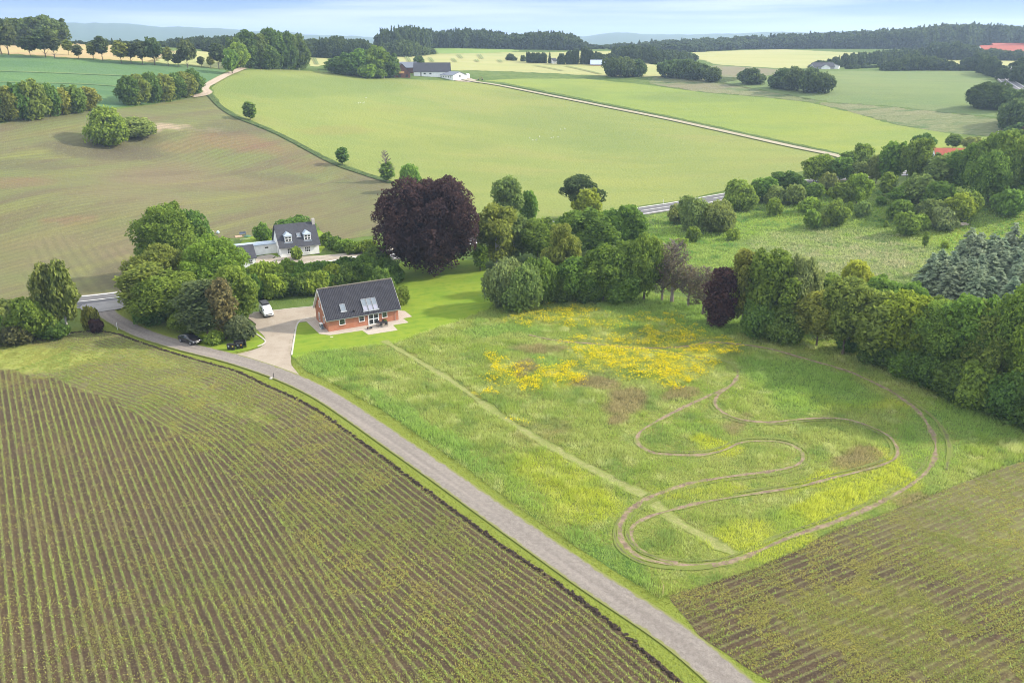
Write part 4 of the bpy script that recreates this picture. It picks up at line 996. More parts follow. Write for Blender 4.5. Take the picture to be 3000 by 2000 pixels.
def batch(L, fmt, group, name=None, **kw):
    L = sorted(L, key=lambda t: (t[1], t[2]))
    for i, T in enumerate(L):
        kd, px, yb, yt, w, c = T[:6]
        tree(name or KN[kd], kd, px, yb, yt, w, c, fmt % ORD[i + 1], CN.get(kd, 'tree'), group, **kw)
# single, remarkable ones
tree("beech_tree", 'beech', 990, 628, 400, 236, PUR, "huge copper beech with dark purple crown standing on the lawn", group=None, cb=.09, lod=-1, jit=0, var=1)
T1 = [('shrub', 945, 440, 376, 52, GM, "bushy green tree rising right behind the copper beech, on its left"), ('oval', 787, 380, 339, 26, GD_, "small narrow tree alone on the field edge, halfway up the hill"), ('oval', 575, 276, 237, 27, GD_, "lone small tree farthest up the hedge between brown field and pasture"),
      ('pine', 1335, 505, 400, 86, (.080, .115, .048), "dark wide-topped pine at the pasture edge behind the tree belt"), ('broad', 1346, 515, 432, 56, GY_, "light yellow-green tree just in front of the dark pine"),
      ('oval', 1103, 622, 556, 34, GL, "thin young tree on the lawn's far edge beside the copper beech"),
      ('shrub', 683, 596, 566, 26, GM, "round clipped bush against the front wall of the white house"), ('shrub', 925, 700, 655, 34, GM, "small leafy bush at the right gable of the brick house"),
      ('shrub', 605, 552, 513, 38, GM, "round bush at the left rear corner of the white house"), ('shrub', 680, 530, 497, 78, GD_, "wide dark bush behind the white house roof"),
      ('broad', 962, 154, 131, 27, FARC, "single round tree behind the long dark barn roof"),
      ('shrub', 257, 331, 257, 78, GM, "large round dark bush on the bare hump of the brown field"), ('shrub', 318, 312, 274, 78, GG, "low grey-green thicket beside the round bush on the brown field"),
      ('shrub', 1961, 660, 598, 62, GY_, "round yellow-green bush standing alone behind the dark right tree belt")]
for kd, px, yb, yt, w, c, lb in T1: tree(KN[kd], kd, px, yb, yt, w, c, lb, CN.get(kd, 'tree'))
wt = tree("willow_tree", 'oval', 890, 418, 372, 34, GM, "ivy-clad tree with bare twiggy top on the field edge", 'tree')
tb = link("branches", trunk_mesh('dead', 1), m_dead, wt); tb.scale = (8, 8, 11)
batch([('broad', 400, 640, 480, 135, GM), ('broad', 455, 628, 487, 78, GD_), ('broad', 372, 700, 566, 130, GO), ('broad', 502, 700, 548, 140, GL), ('broad', 405, 738, 622, 150, GM), ('broad', 545, 745, 610, 100, GM), ('oval', 350, 735, 610, 110, GO)],
      "%s tall green tree from the left in the clump behind the black car", "trees in the clump left of the driveway")
tree("conifer_tree", 'oval', 478, 770, 640, 112, (.13, .16, .075), "grey-green loose conifer at the front of the clump by the black car", var=1)
tree("conifer_tree", 'oval', 520, 778, 642, 58, (.165, .160, .078), "tree with dull golden brown foliage in the front of the clump", var=2)
tree("plum_tree", 'shrub', 322, 712, 612, 50, PUR, "small dark purple tree at the junction edge of the clump", 'tree')
for a in (('shrub', 552, 778, 722, 60, (.12, .155, .085), "pale bluish-green bush behind the bins"), ('shrub', 496, 788, 760, 38, GM, "low green bush between the black car and the bins"), ('shrub', 350, 745, 690, 60, GD_, "dark bush at the road side of the tree clump"),
          ('shrub', 436, 756, 705, 66, GM, "dark low shrub behind the parked black car")):
    tree("shrub", a[0], *a[1:6], a[6], 'shrub')
tree("birch_tree", 'birch', 122, 768, 622, 62, (.155, .20, .06), "leaning yellow-green birch at the left edge of the field", cb=.2)
tree("birch_tree", 'birch', 158, 768, 614, 58, (.145, .195, .055), "upright light birch right next to the asphalt road junction", cb=.2)
for a in ((20, 782, 700, 62, GG, "grey-green bush at the left picture edge below the road"), (78, 778, 690, 90, GM, "wide dark green bush left of the two birches"), (40, 790, 745, 60, (.10, .10, .05), "brownish low bush under the bushes left of the birches"), (224, 764, 734, 26, PUR, "small blackish purple bush right of the birches"),
          (125, 776, 735, 60, GD_, "dark shrub at the foot of the left birch"), (212, 755, 705, 34, GO, "olive shrub beside the birch at the junction"), (-10, 790, 730, 50, GM, "green bush cut by the left picture edge")):
    tree("shrub", 'shrub', *a[:5], a[5], 'shrub')
# hedge behind the brick house, two ranks
rr = random.Random(3); Lh = []
for i in range(12): Lh.append(('shrub', 585 + i * 23.5 + rr.uniform(-4, 4), 690 - i * 3.2 + rr.uniform(-4, 4), 632 - i * 2.6 + rr.uniform(-8, 8), rr.uniform(44, 58), rr.choice([GM, GL, GM, GL, GD_])))
for i in range(14): Lh.append(('shrub', 580 + i * 22 + rr.uniform(-4, 4), 660 - i * 2.6 + rr.uniform(-4, 4), 608 - i * 1.2 + rr.uniform(-7, 7), rr.uniform(40, 56), rr.choice([GM, GL, GM, GL])))
batch(Lh, "%s bush from the left in the thick hedge behind the brick house", "bushes of the hedge behind the brick house")
batch([('broad', 800, 650, 588, 60, GD_), ('broad', 842, 660, 582, 66, GD_), ('shrub', 880, 690, 615, 60, GD_), ('shrub', 895, 650, 590, 60, GD_), ('broad', 868, 640, 560, 60, GD_)], "%s dark tree from the left between the hedge and the copper beech", "dark trees left of the copper beech")
batch([('shrub', 750, 562, 534, 30, GD_), ('shrub', 768, 572, 542, 34, GD_), ('shrub', 790, 578, 548, 40, GM), ('shrub', 815, 582, 552, 40, GM), ('shrub', 845, 580, 548, 44, GM)], "%s bush from the left in the hedge right of the white house", "hedge bushes beside the white house")
# middle belt
batch([('birch', 1165, 530, 404, 84, GG), ('broad', 1215, 520, 436, 44, GM), ('birch', 1140, 612, 466, 92, GO), ('birch', 1180, 600, 490, 60, GG), ('broad', 1235, 600, 498, 104, GM), ('broad', 1302, 590, 495, 80, GM), ('broad', 1352, 592, 474, 110, GM), ('broad', 1405, 575, 478, 70, GM),
       ('broad', 1440, 572, 468, 86, GM), ('birch', 1294, 665, 508, 84, GO), ('broad', 1265, 600, 540, 60, GD_), ('broad', 1220, 680, 600, 70, GD_)], "%s tree from the left in the rear ranks of the belt right of the beech", "rear trees of the middle belt")
batch([('shrub', 1155, 705, 592, 96, GB), ('shrub', 1200, 715, 604, 80, GG), ('shrub', 1245, 695, 588, 76, GM), ('broad', 1325, 690, 586, 100, GM), ('broad', 1385, 690, 560, 104, GM), ('broad', 1440, 685, 545, 96, GM), ('broad', 1478, 690, 536, 84, GM), ('shrub', 1290, 690, 620, 70, GD_), ('shrub', 1355, 690, 630, 80, GD_), ('shrub', 1425, 695, 620, 80, GM), ('shrub', 1465, 640, 560, 70, GL)],
      "%s tree from the left in the front rank between lawn and meadow", "front trees of the middle belt")
batch([('shrub', 1592, 530, 452, 70, GG), ('shrub', 1640, 532, 462, 78, GG), ('shrub', 1560, 512, 470, 50, GG)], "%s grey-green bush from the left below the asphalt road", "thicket bushes below the road")
for a in ((1543, 695, 552, 86, "large bare grey tree where the meadow belt opens"), (1580, 705, 606, 70, "slim leafless tree in the middle of the gap"), (1614, 722, 612, 72, "leafless twiggy tree just left of the purple tree"), (1520, 690, 590, 60, "small leafless tree against the green belt")):
    tree("bare_tree", 'dead', *a[:4], m_dead.diffuse_color, a[4], group=None)
tree("plum_tree", 'oval', 1650, 748, 610, 74, PUR, "dark purple tree at the left end of the right belt", cb=.02, var=1)
# right belt
batch([('birch', 1705, 745, 575, 84, GO), ('broad', 1765, 765, 578, 110, GM), ('broad', 1830, 770, 592, 80, GB), ('shrub', 1740, 775, 690, 90, GD_), ('shrub', 1800, 785, 700, 80, GD_)], "%s tall dark tree from the left beside the dark purple tree", "tall trees at the left end of the right belt")
batch([('broad', 1875, 795, 672, 110, GO), ('broad', 1935, 815, 646, 116, GO), ('broad', 2000, 835, 678, 120, GO), ('broad', 2065, 850, 680, 116, GY_), ('broad', 2130, 868, 705, 124, GM), ('broad', 2195, 885, 694, 120, GM), ('broad', 2255, 905, 722, 126, GO), ('broad', 2320, 930, 690, 130, GM), ('broad', 2375, 950, 720, 130, GL)],
      "%s broad yellow-green tree from the left in the right belt", "broad trees of the right belt", cb=.22)
batch([('shrub', 1950, 806, 758, 60, GD_), ('shrub', 2020, 838, 775, 84, GD_), ('shrub', 2080, 862, 795, 84, GM), ('shrub', 2130, 888, 812, 84, GD_), ('shrub', 2190, 912, 828, 90, GD_), ('shrub', 2245, 935, 840, 96, GM), ('shrub', 2305, 960, 860, 100, GD_), ('shrub', 2365, 985, 880, 100, GD_), ('shrub', 2150, 860, 800, 80, GD_), ('shrub', 2330, 920, 830, 100, GD_)],
      "%s low dark bush from the left along the meadow edge of the right belt", "low bushes at the foot of the right belt")
batch([('broad', 1890, 712, 628, 84, GM), ('broad', 1940, 722, 640, 60, GG), ('broad', 2015, 735, 640, 86, GM), ('broad', 2085, 745, 655, 70, GM), ('shrub', 2150, 760, 690, 80, GM), ('shrub', 2060, 770, 690, 80, GM), ('broad', 1975, 760, 668, 80, GL)], "%s tree from the left in the back rank of the right belt", "back rank trees of the right belt")
# blue spruces
rr = random.Random(12); Ls = []
for j in range(7):
    for i in range(12):
        px = 2078 + i * 33 + (j % 2) * 16 + rr.uniform(-7, 7); yb = 628 + j * 21 + rr.uniform(-5, 5)
        lim = np.interp(px, [2050, 2085, 2150, 2200, 2240, 2300, 2450], [725, 690, 655, 622, 606, 622, 622])
        if yb < lim + 5 or px > 2440 or yb > 690 + (px - 2078) * .28: continue
        Ls.append(('conifer', px, yb, yb - rr.uniform(72, 100), rr.uniform(62, 84), BLU))
batch(Ls, "%s blue-grey spruce from the left in the dense spruce plantation", "blue-grey spruces of the plantation", jit=.05)
# scrub on the slope beyond
q7 = lambda T: [(k, 1568 + x / 3, 274.4 + yb / 3, 274.4 + yt / 3, w / 3, c) for k, x, yt, yb, w, c in T]
SS = q7([('shrub', 390, 420, 615, 220, GM), ('shrub', 620, 540, 660, 95, GL), ('shrub', 75, 735, 840, 90, GM), ('shrub', 340, 750, 830, 80, GL), ('shrub', 5, 815, 870, 60, GL),
 ('shrub', 540, 400, 560, 170, GM), ('broad', 720, 360, 520, 200, GD_), ('shrub', 640, 460, 580, 130, GG), ('shrub', 755, 450, 585, 130, GG), ('broad', 900, 270, 440, 150, GL), ('broad', 970, 250, 430, 150, GL), ('broad', 1080, 270, 430, 150, GM),
 ('broad', 905, 440, 560, 120, GM), ('shrub', 870, 540, 640, 130, GL), ('shrub', 1000, 380, 520, 120, GG), ('broad', 1090, 440, 600, 150, GM), ('broad', 1195, 385, 590, 140, GL), ('shrub', 890, 620, 750, 105, GM), ('shrub', 1040, 565, 730, 150, GM), ('shrub', 975, 650, 740, 66, GL),
 ('shrub', 1145, 570, 640, 40, GL), ('shrub', 1230, 570, 670, 90, GG)])
batch(SS, "%s bush from the left in the scrub nearest the asphalt road", "scrub bushes in the left half of the slope")
SS = q7([('broad', 1230, 180, 340, 130, GM), ('broad', 1130, 230, 360, 100, GM), ('broad', 1210, 300, 430, 120, GG), ('broad', 1330, 260, 440, 120, GG), ('broad', 1420, 180, 450, 170, GM), ('broad', 1590, 165, 470, 200, GM), ('broad', 1630, 120, 320, 140, GD_), ('oval', 1400, 375, 530, 100, GL),
 ('broad', 1500, 470, 590, 160, GM), ('shrub', 1360, 530, 590, 60, GM), ('shrub', 1490, 560, 690, 170, GM), ('shrub', 1540, 650, 795, 160, GM), ('shrub', 1640, 660, 760, 90, GL), ('shrub', 1400, 700, 745, 30, GL), ('oval', 1665, 780, 885, 40, GM), ('shrub', 1800, 840, 890, 40, GL),
 ('broad', 1620, 400, 600, 170, GG), ('broad', 1760, 450, 640, 180, GM), ('shrub', 1700, 560, 700, 160, GG), ('broad', 1890, 530, 720, 150, GY_), ('broad', 1965, 520, 700, 120, GM), ('shrub', 1790, 620, 755, 140, GB), ('shrub', 1560, 420, 560, 120, GM)])
batch(SS, "%s bush from the left in the middle scrub below the red roof", "scrub bushes in the right half of the slope")
SS = q7([('broad', 1750, 270, 500, 190, GG), ('broad', 1870, 250, 500, 220, GM), ('broad', 1990, 200, 530, 200, GM), ('broad', 2100, 150, 560, 230, GM), ('broad', 2200, 160, 560, 220, GL), ('broad', 2290, 200, 560, 220, GM), ('broad', 2380, 190, 560, 220, GM), ('broad', 2060, 260, 600, 200, GM), ('shrub', 2250, 500, 660, 170, GM), ('shrub', 2320, 470, 600, 120, GM),
 ('broad', 1860, 115, 200, 90, GD_), ('broad', 1980, 130, 215, 130, GG), ('broad', 2250, 100, 300, 190, GD_), ('broad', 2350, 110, 300, 150, GG)])
batch(SS, "%s big tree from the left in the wood around the red-roofed house", "big trees around the red-roofed house")
tree("plum_tree", 'broad', 2345, 365, 303, 40, PUR, "dark purple tree at the right picture edge above the red roof")
# field-side thickets on the hills
batch([('broad', x, yb, yt, w, GO if i % 2 else GD_) for i, (x, yb, yt, w) in enumerate([(-15, 280, 215, 50), (22, 278, 212, 50), (55, 276, 206, 48), (88, 275, 198, 50), (118, 268, 205, 44), (145, 264, 212, 40), (175, 261, 206, 44), (207, 256, 208, 42)])],
      "%s tree from the left in the row between brown and green field", "trees in the left row under the green field", cb=.05)
batch([('broad', x, yb, yt, w, GO if i % 2 else GD_) for i, (x, yb, yt, w) in enumerate([(297, 242, 184, 44), (322, 240, 180, 46), (350, 236, 176, 44), (378, 233, 178, 44), (402, 228, 176, 42), (428, 223, 172, 44), (450, 217, 165, 40)])],
      "%s tree from the left in the row beside the field track", "trees in the row beside the field track", cb=.05)
z1 = lambda T: [(k, x / 3, yb / 3, yt / 3, w / 3, c) for k, x, yt, yb, w, c in T]
AV = (.085, .120, .050)
batch(z1([('broad', 12, 170, 378, 100, AV), ('broad', 62, 200, 378, 85, AV), ('broad', 210, 280, 388, 92, AV), ('oval', 315, 232, 396, 105, AV), ('oval', 378, 252, 402, 88, AV), ('oval', 475, 295, 380, 56, GO), ('oval', 542, 328, 412, 58, AV), ('oval', 645, 316, 414, 56, GO), ('oval', 710, 280, 418, 80, AV), ('oval', 838, 308, 438, 86, GO), ('broad', 905, 322, 436, 86, AV),
 ('oval', 984, 312, 448, 86, AV), ('broad', 1068, 290, 452, 112, AV), ('oval', 1162, 345, 458, 62, GO), ('broad', 1230, 384, 462, 62, AV), ('broad', 1295, 303, 468, 112, AV), ('oval', 1390, 400, 468, 42, AV), ('oval', 1455, 398, 474, 48, GO), ('oval', 1510, 322, 476, 98, AV)]),
      "%s tree from the left in the loose avenue behind the green field", "avenue trees behind the green field", cb=.30)
batch(z1([('broad', 1602, 362, 512, 96, GM), ('broad', 1655, 318, 478, 130, GL)]), "%s round tree from the left where the field track meets the wood", "trees at the head of the field track")
batch(z1([('broad', 1640, 290, 470, 120, FARC), ('oval', 1720, 240, 472, 130, FARC), ('broad', 1800, 260, 474, 150, FARC), ('broad', 1880, 230, 476, 170, FARC), ('broad', 1960, 250, 478, 150, FARC), ('broad', 2040, 262, 478, 170, FARC), ('broad', 1840, 330, 480, 150, GD_), ('broad', 2095, 320, 470, 90, GD_)]),
      "%s tree from the left in the compact dark grove above the pasture", "trees of the dark grove above the pasture", cb=.04)
batch([('broad', 778, 170, 134, 50, GD_), ('broad', 808, 174, 126, 56, GD_), ('broad', 835, 176, 118, 60, GM), ('broad', 862, 178, 112, 62, GM), ('broad', 890, 178, 128, 52, GD_), ('broad', 768, 162, 140, 40, GM), ('shrub', 846, 180, 150, 36, GL), ('broad', 900, 177, 153, 34, GM), ('shrub', 870, 180, 156, 34, GM)],
      "%s tree from the left in the grove beside the dark-roofed farm", "trees of the grove beside the farm", cb=.04)
batch([('broad', 42, 104, 56, 52, FARC), ('broad', 75, 104, 54, 56, FARC), ('broad', 105, 104, 50, 56, FARC), ('broad', 132, 103, 56, 44, (.10, .15, .045)), ('broad', 10, 103, 58, 50, FARC)], "%s big tree from the left in the wood on the left horizon", "trees of the wood on the left horizon", cb=.03)
# clumps out in the far fields
FC = (.085, .135, .050)
batch([('shrub', 1405, 176, 137, 44, FC), ('shrub', 1437, 177, 135, 50, FC), ('shrub', 1465, 176, 140, 38, FC), ('shrub', 1535, 178, 141, 50, FC), ('shrub', 1568, 180, 140, 50, FC), ('shrub', 1600, 184, 146, 50, FC), ('shrub', 1634, 188, 158, 38, FC), ('shrub', 1722, 193, 160, 44, FC), ('shrub', 1742, 194, 172, 28, FC),
       ('shrub', 1795, 203, 162, 48, FC), ('shrub', 1825, 208, 160, 56, FC), ('shrub', 1858, 213, 163, 52, FC), ('shrub', 1888, 214, 172, 46, FC), ('shrub', 2262, 248, 198, 66, FC), ('shrub', 2300, 252, 212, 50, FC), ('shrub', 2335, 300, 240, 70, FC), ('shrub', 2365, 285, 215, 80, FC), ('shrub', 2345, 330, 290, 60, FC)],
      "%s bush from the left among the clumps standing out in the far fields", "bush clumps in the far fields")
# far woods, each read as one mass
def wood_mass(name, spots, colr, seed):
    V, F, A_ = [], [], []; k = 0; r = RS(seed)
    for kd, px, yb, yt, w in spots:
        p = at(px, yb); sl = slant(p); h = (yb - yt) * sl / FOC; rad = w * sl / FOC / 2
        _, v, f, a = crown(kd, 2 if kd == 'conifer' or sl < 700 else 3, r.randint(3)); an = r.uniform(0, 6.28)
        x = v[:, 0] * rad; y = v[:, 1] * rad
        V.append(np.stack([p.x + x * math.cos(an) - y * math.sin(an), p.y + x * math.sin(an) + y * math.cos(an), p.z - 1 + v[:, 2] * (h + 1)], 1)); F.append(f + k); A_.append(np.clip(a + r.uniform(-.2, .2), 0, 1)); k += len(v)
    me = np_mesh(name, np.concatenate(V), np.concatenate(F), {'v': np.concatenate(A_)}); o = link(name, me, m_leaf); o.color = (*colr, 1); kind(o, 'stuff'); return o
def strip(x0, x1, n, base, top, ranks, w, seed, con=.15):
    r = RS(seed); out = []
    for k in range(ranks):
        for i in range(n):
            px = x0 + (x1 - x0) * (i + r.uniform(0, 1)) / n; yb = np.interp(px, *zip(*base)) - k * 2.2; yt = np.interp(px, *zip(*top)) + r.uniform(-1.5, 3.5) + (ranks - 1 - k) * (3.2 if ranks > 1 else 0)
            kd = 'conifer' if r.uniform() < con else 'broad'; ww = w * r.uniform(.7, 1.3) * (.55 if kd == 'conifer' else 1)
            out.append((kd, px, yb, yt - (1.5 if kd == 'conifer' else 0), ww))
    return out
WF = (.075, .115, .050)
wood_mass("far_wood_west", strip(130, 520, 40, [(130, 101), (300, 105), (520, 116)], [(130, 96), (300, 92), (360, 96), (440, 88), (520, 90)], 2, 18, 1), WF, 1)
wood_mass("far_wood_behind_grove", strip(470, 860, 34, [(470, 118), (540, 124), (700, 132), (770, 134), (860, 136)], [(470, 92), (540, 88), (620, 86), (700, 96), (770, 90), (840, 98), (870, 112)], 3, 26, 2, .05), WF, 2)
wood_mass("far_wood_middle", strip(872, 1345, 44, [(872, 128), (960, 126), (1000, 110), (1160, 113), (1345, 116)], [(872, 84), (895, 72), (950, 68), (1000, 76), (1060, 70), (1120, 74), (1180, 82), (1230, 78), (1290, 76), (1330, 90), (1350, 100)], 3, 24, 3, .3), WF, 3)
wood_mass("far_wood_slope", strip(872, 1000, 14, [(872, 130), (940, 131), (1000, 124)], [(872, 108), (900, 100), (940, 98), (1000, 114)], 1, 24, 31, .0), (.10, .15, .055), 31)
wood_mass("far_wood_east", strip(1340, 2420, 100, [(1340, 112), (1590, 120), (1700, 114), (1900, 112), (2100, 113), (2250, 112), (2420, 118)], [(1340, 98), (1400, 100), (1500, 94), (1600, 92), (1700, 84), (1800, 80), (1900, 78), (2000, 76), (2100, 70), (2180, 64), (2250, 63), (2320, 68), (2420, 74)], 4, 26, 4, .22), WF, 4)
wood_mass("far_copse_middle", strip(1500, 1590, 14, [(1500, 148), (1590, 142)], [(1500, 118), (1590, 122)], 2, 20, 5) + strip(1160, 1240, 5, [(1160, 138), (1240, 145)], [(1160, 126), (1240, 130)], 1, 16, 51) + strip(1205, 1265, 7, [(1200, 144), (1265, 146)], [(1200, 122), (1265, 124)], 1, 14, 6)
          + strip(1290, 1420, 16, [(1290, 148), (1420, 148)], [(1290, 124), (1340, 112), (1380, 126), (1420, 124)], 1, 18, 7, .35) + strip(1410, 1500, 9, [(1410, 140), (1500, 146)], [(1410, 108), (1500, 112)], 2, 24, 71), WF, 5)
wood_mass("far_hedge_east", strip(1855, 2130, 26, [(1855, 157), (1930, 155), (1990, 150), (2130, 136)], [(1855, 150), (1930, 130), (2000, 124), (2130, 112)], 2, 16, 8, .05) + strip(2030, 2260, 20, [(2030, 163), (2130, 162), (2260, 163)], [(2030, 148), (2100, 130), (2170, 140), (2200, 152), (2240, 130), (2260, 130)], 2, 24, 9, 0)
          + strip(2130, 2360, 20, [(2130, 137), (2360, 140)], [(2130, 106), (2190, 104), (2260, 118), (2360, 122)], 2, 22, 10, 0) + strip(2250, 2310, 7, [(2240, 163), (2310, 186)], [(2240, 140), (2270, 138), (2310, 165)], 1, 26, 101, 0) + strip(2335, 2420, 5, [(2335, 190), (2420, 200)], [(2335, 150), (2420, 140)], 2, 40, 102, 0)
          + strip(1945, 2030, 9, [(1945, 159), (2030, 155)], [(1945, 151), (2030, 149)], 1, 12, 103, 0), WF, 6)

# ------------------------------------------------------------------ buildings, vehicles and small things
class MB:
    def __init__(s): s.v = []; s.f = []
    def poly(s, P):
        k = len(s.v); s.v += [tuple(p) for p in P]; s.f.append(tuple(range(k, k + len(P)))); return s
    def box(s, x0, x1, y0, y1, z0, z1, M=None):
        P = [(x, y, z) for z in (z0, z1) for x, y in ((x0, y0), (x1, y0), (x1, y1), (x0, y1))]
        if M is not None: P = [tuple(M @ Vector(p)) for p in P]
        k = len(s.v); s.v += P; s.f += [tuple(i + k for i in q) for q in ((0, 3, 2, 1), (4, 5, 6, 7), (0, 1, 5, 4), (1, 2, 6, 5), (2, 3, 7, 6), (3, 0, 4, 7))]; return s
    def tube(s, P, r, seg=8):
        v, f = tube(P, [r] * len(P) if np.isscalar(r) else r, seg); k = len(s.v); s.v += [tuple(p) for p in v]; s.f += [tuple(i + k for i in q) for q in f]
        n = len(P); s.f.append(tuple(k + i for i in range(seg))[::-1]); s.f.append(tuple(k + (n - 1) * seg + i for i in range(seg))); return s
    def lathe(s, prof, c=(0, 0, 0), seg=16, axis='z'):
        k = len(s.v)
        for r, z in prof:
            for i in range(seg):
                a = 2 * math.pi * i / seg; x, y = r * math.cos(a), r * math.sin(a)
                p = (x, y, z) if axis == 'z' else (x, z, y); s.v.append((p[0] + c[0], p[1] + c[1], p[2] + c[2]))
        for j in range(len(prof) - 1):
            for i in range(seg): s.f.append((k + j * seg + i, k + j * seg + (i + 1) % seg, k + (j + 1) * seg + (i + 1) % seg, k + (j + 1) * seg + i))
        s.f.append(tuple(k + i for i in range(seg))[::-1]); s.f.append(tuple(k + (len(prof) - 1) * seg + i for i in range(seg))); return s
    def build(s, name, mat, parent=None, bev=0, smooth=False, M=None):
        me = bpy.data.meshes.new(name); v = s.v if M is None else [tuple(M @ Vector(p)) for p in s.v]
        me.from_pydata(v, [], s.f)
        bm = bmesh.new(); bm.from_mesh(me); bmesh.ops.recalc_face_normals(bm, faces=bm.faces)
        if bev: bmesh.ops.bevel(bm, geom=bm.edges[:], offset=bev, segments=2, affect='EDGES', profile=.6)
        bm.to_mesh(me); bm.free()
        if smooth: me.shade_smooth()
        return link(name, me, mat, parent)
def plain(name, c, rough=.6, spec=.4, var=.12, metal=0, s=2.0):
    t = NT(name); f = t.rng(t.noise(s, 4, t.pos(True)), .35, .65)
    return t.pbr(t.mix(f, tuple(x * (1 - var) for x in c), tuple(min(x * (1 + var), 1) for x in c)), rough, spec, metal=metal)
def brick_mat(name, a, b, m):
    t = NT(name); g = t.pos(True); sp = t.new('ShaderNodeSeparateXYZ'); t.l.new(g, sp.inputs[0])
    cb = t.new('ShaderNodeCombineXYZ'); t.l.new(t.math('ADD', sp.outputs[0], sp.outputs[1]), cb.inputs[0]); t.l.new(sp.outputs[2], cb.inputs[1])
    br = t.new('ShaderNodeTexBrick'); t.l.new(cb.outputs[0], br.inputs[0])
    for k, v in (('Color1', a), ('Color2', b), ('Mortar', m)): br.inputs[k].default_value = (*v, 1)
    br.inputs['Scale'].default_value = 1; br.inputs['Brick Width'].default_value = .24; br.inputs['Row Height'].default_value = .075; br.inputs['Mortar Size'].default_value = .010
    c = t.mix(t.rng(t.noise(.8, 4, t.pos(True)), .4, .65, 0, .5), br.outputs['Color'], tuple(x * .72 for x in a))
    return t.pbr(c, .9, .2)
m_brick = brick_mat("red_brick", (.46, .165, .085), (.37, .125, .068), (.38, .24, .18))
m_render = plain("white_render", (.78, .78, .78), .85, .2, .06, s=1.2); m_wood_w = plain("white_paint", (.80, .80, .80), .5, .4, .04)
def roof_mat(name, a, b, row=None):
    t = NT(name); c = t.mix(t.rng(t.noise(.9, 5, t.pos(True)), .35, .7), a, b); c = t.mix(t.rng(t.noise(6, 3, t.pos(True)), .5, .7, 0, .5), c, tuple(x * 1.5 for x in a))
    if row:
        sp = t.new('ShaderNodeSeparateXYZ'); t.l.new(t.pos(True), sp.inputs[0]); pp = t.math('PINGPONG', t.math('DIVIDE', sp.outputs[2], row), .5)
        c = t.mix(t.rng(pp, .0, .10, .6, 0), c, tuple(x * .45 for x in a))
    return t.pbr(c, .8, .18)
m_tile = roof_mat("black_roof_tile", (.030, .030, .040), (.045, .045, .056), .26); m_slate = roof_mat("grey_slate", (.060, .062, .075), (.045, .047, .058), .22)
m_eternit = roof_mat("grey_sheet_roof", (.19, .21, .25), (.15, .165, .20)); m_redtile = roof_mat("red_roof_tile", (.38, .10, .065), (.30, .085, .06)); m_zinc = plain("zinc", (.32, .38, .46), .45, .5, .1)
m_blueroof = roof_mat("pale_blue_roof", (.36, .42, .55), (.32, .38, .50))
def glass_mat():
    t = NT("window_glass"); return t.pbr(t.mix(t.rng(t.noise(1.2, 2, t.pos(True)), .4, .6), (.018, .022, .022), (.05, .06, .055)), .04, .8)
m_glass = glass_mat(); m_skyglass = NT("skylight_glass").pbr((.16, .19, .23), .12, .5); m_lilac = NT("blind_glass").pbr((.26, .26, .34), .3, .5)
m_dark = plain("dark_plastic", (.022, .022, .025), .45, .4, .2); m_conc = plain("concrete", (.42, .39, .35), .9, .2, .12, s=3); m_metal = plain("grey_metal", (.30, .31, .33), .4, .5, .1, metal=.6)
def paving_mat():
    t = NT("paving_stone"); br = t.new('ShaderNodeTexBrick'); mpn = t.new('ShaderNodeMapping'); t.l.new(t.pos(), mpn.inputs[0]); mpn.inputs['Rotation'].default_value = (0, 0, -HA); t.l.new(mpn.outputs[0], br.inputs[0])
    for k, v in (('Color1', (.44, .385, .33)), ('Color2', (.385, .335, .29)), ('Mortar', (.22, .19, .16))): br.inputs[k].default_value = (*v, 1)
    br.inputs['Scale'].default_value = 1; br.inputs['Brick Width'].default_value = .6; br.inputs['Row Height'].default_value = .3; br.inputs['Mortar Size'].default_value = .02
    c = t.mix(t.rng(t.noise(1.0, 4), .45, .7, 0, .4), br.outputs['Color'], (.33, .29, .25)); return t.pbr(c, .9, .2)
def house_frame(p0, ang, name, label, cat='house', group=None):
    o = empty(name, p0, ang); tag(o, label, cat, group); return o
def gable_walls(L, Dp, he, hr, z0=-.25, ov=0):
    m = MB(); m.poly([(0, 0, z0), (L, 0, z0), (L, 0, he), (0, 0, he)]); m.poly([(0, Dp, z0), (L, Dp, z0), (L, Dp, he), (0, Dp, he)])
    for x in (0, L): m.poly([(x, 0, z0), (x, Dp, z0), (x, Dp, he), (x, Dp / 2, hr), (x, 0, he)])
    return m
def roof_slabs(L, Dp, he, hr, oe, og, th=.12, wave=0, pitch=.30):
    """two slopes with overhang; wave > 0 gives pantile ribs running down the slope"""
    m = MB(); k_ = (hr - he) / (Dp / 2)
    for s in (0, 1):
        def pt(x, u, dz=0):      # u 0 ridge .. 1 eave
            y = Dp / 2 - u * (Dp / 2 + oe); z = hr - u * (Dp / 2 + oe) * k_ + .1 + dz
            return (x, y if s == 0 else Dp - y, z)
        if wave:
            n = int((L + 2 * og) / pitch) * 6; xs = np.linspace(-og, L + og, n + 1); base = len(m.v)
            us = (0, .5, 1)
            for i, x in enumerate(xs):
                w = wave * max(0, math.cos(2 * math.pi * i / 6)) ** 1.0 + th
                for u in us: m.v.append(pt(x, u, w))
            for i in range(n):
                for j in range(2): a = base + i * 3 + j; m.f.append((a, a + 3, a + 4, a + 1))
        else: m.poly([pt(-og, 0, th), pt(L + og, 0, th), pt(L + og, 1, th), pt(-og, 1, th)])
        m.poly([pt(-og, 0), pt(L + og, 0), pt(L + og, 1), pt(-og, 1)]); m.poly([pt(-og, 1), pt(L + og, 1), pt(L + og, 1, th), pt(-og, 1, th)])
        for x in (-og, L + og): m.poly([pt(x, 0), pt(x, 1), pt(x, 1, th), pt(x, 0, th)])
    return m
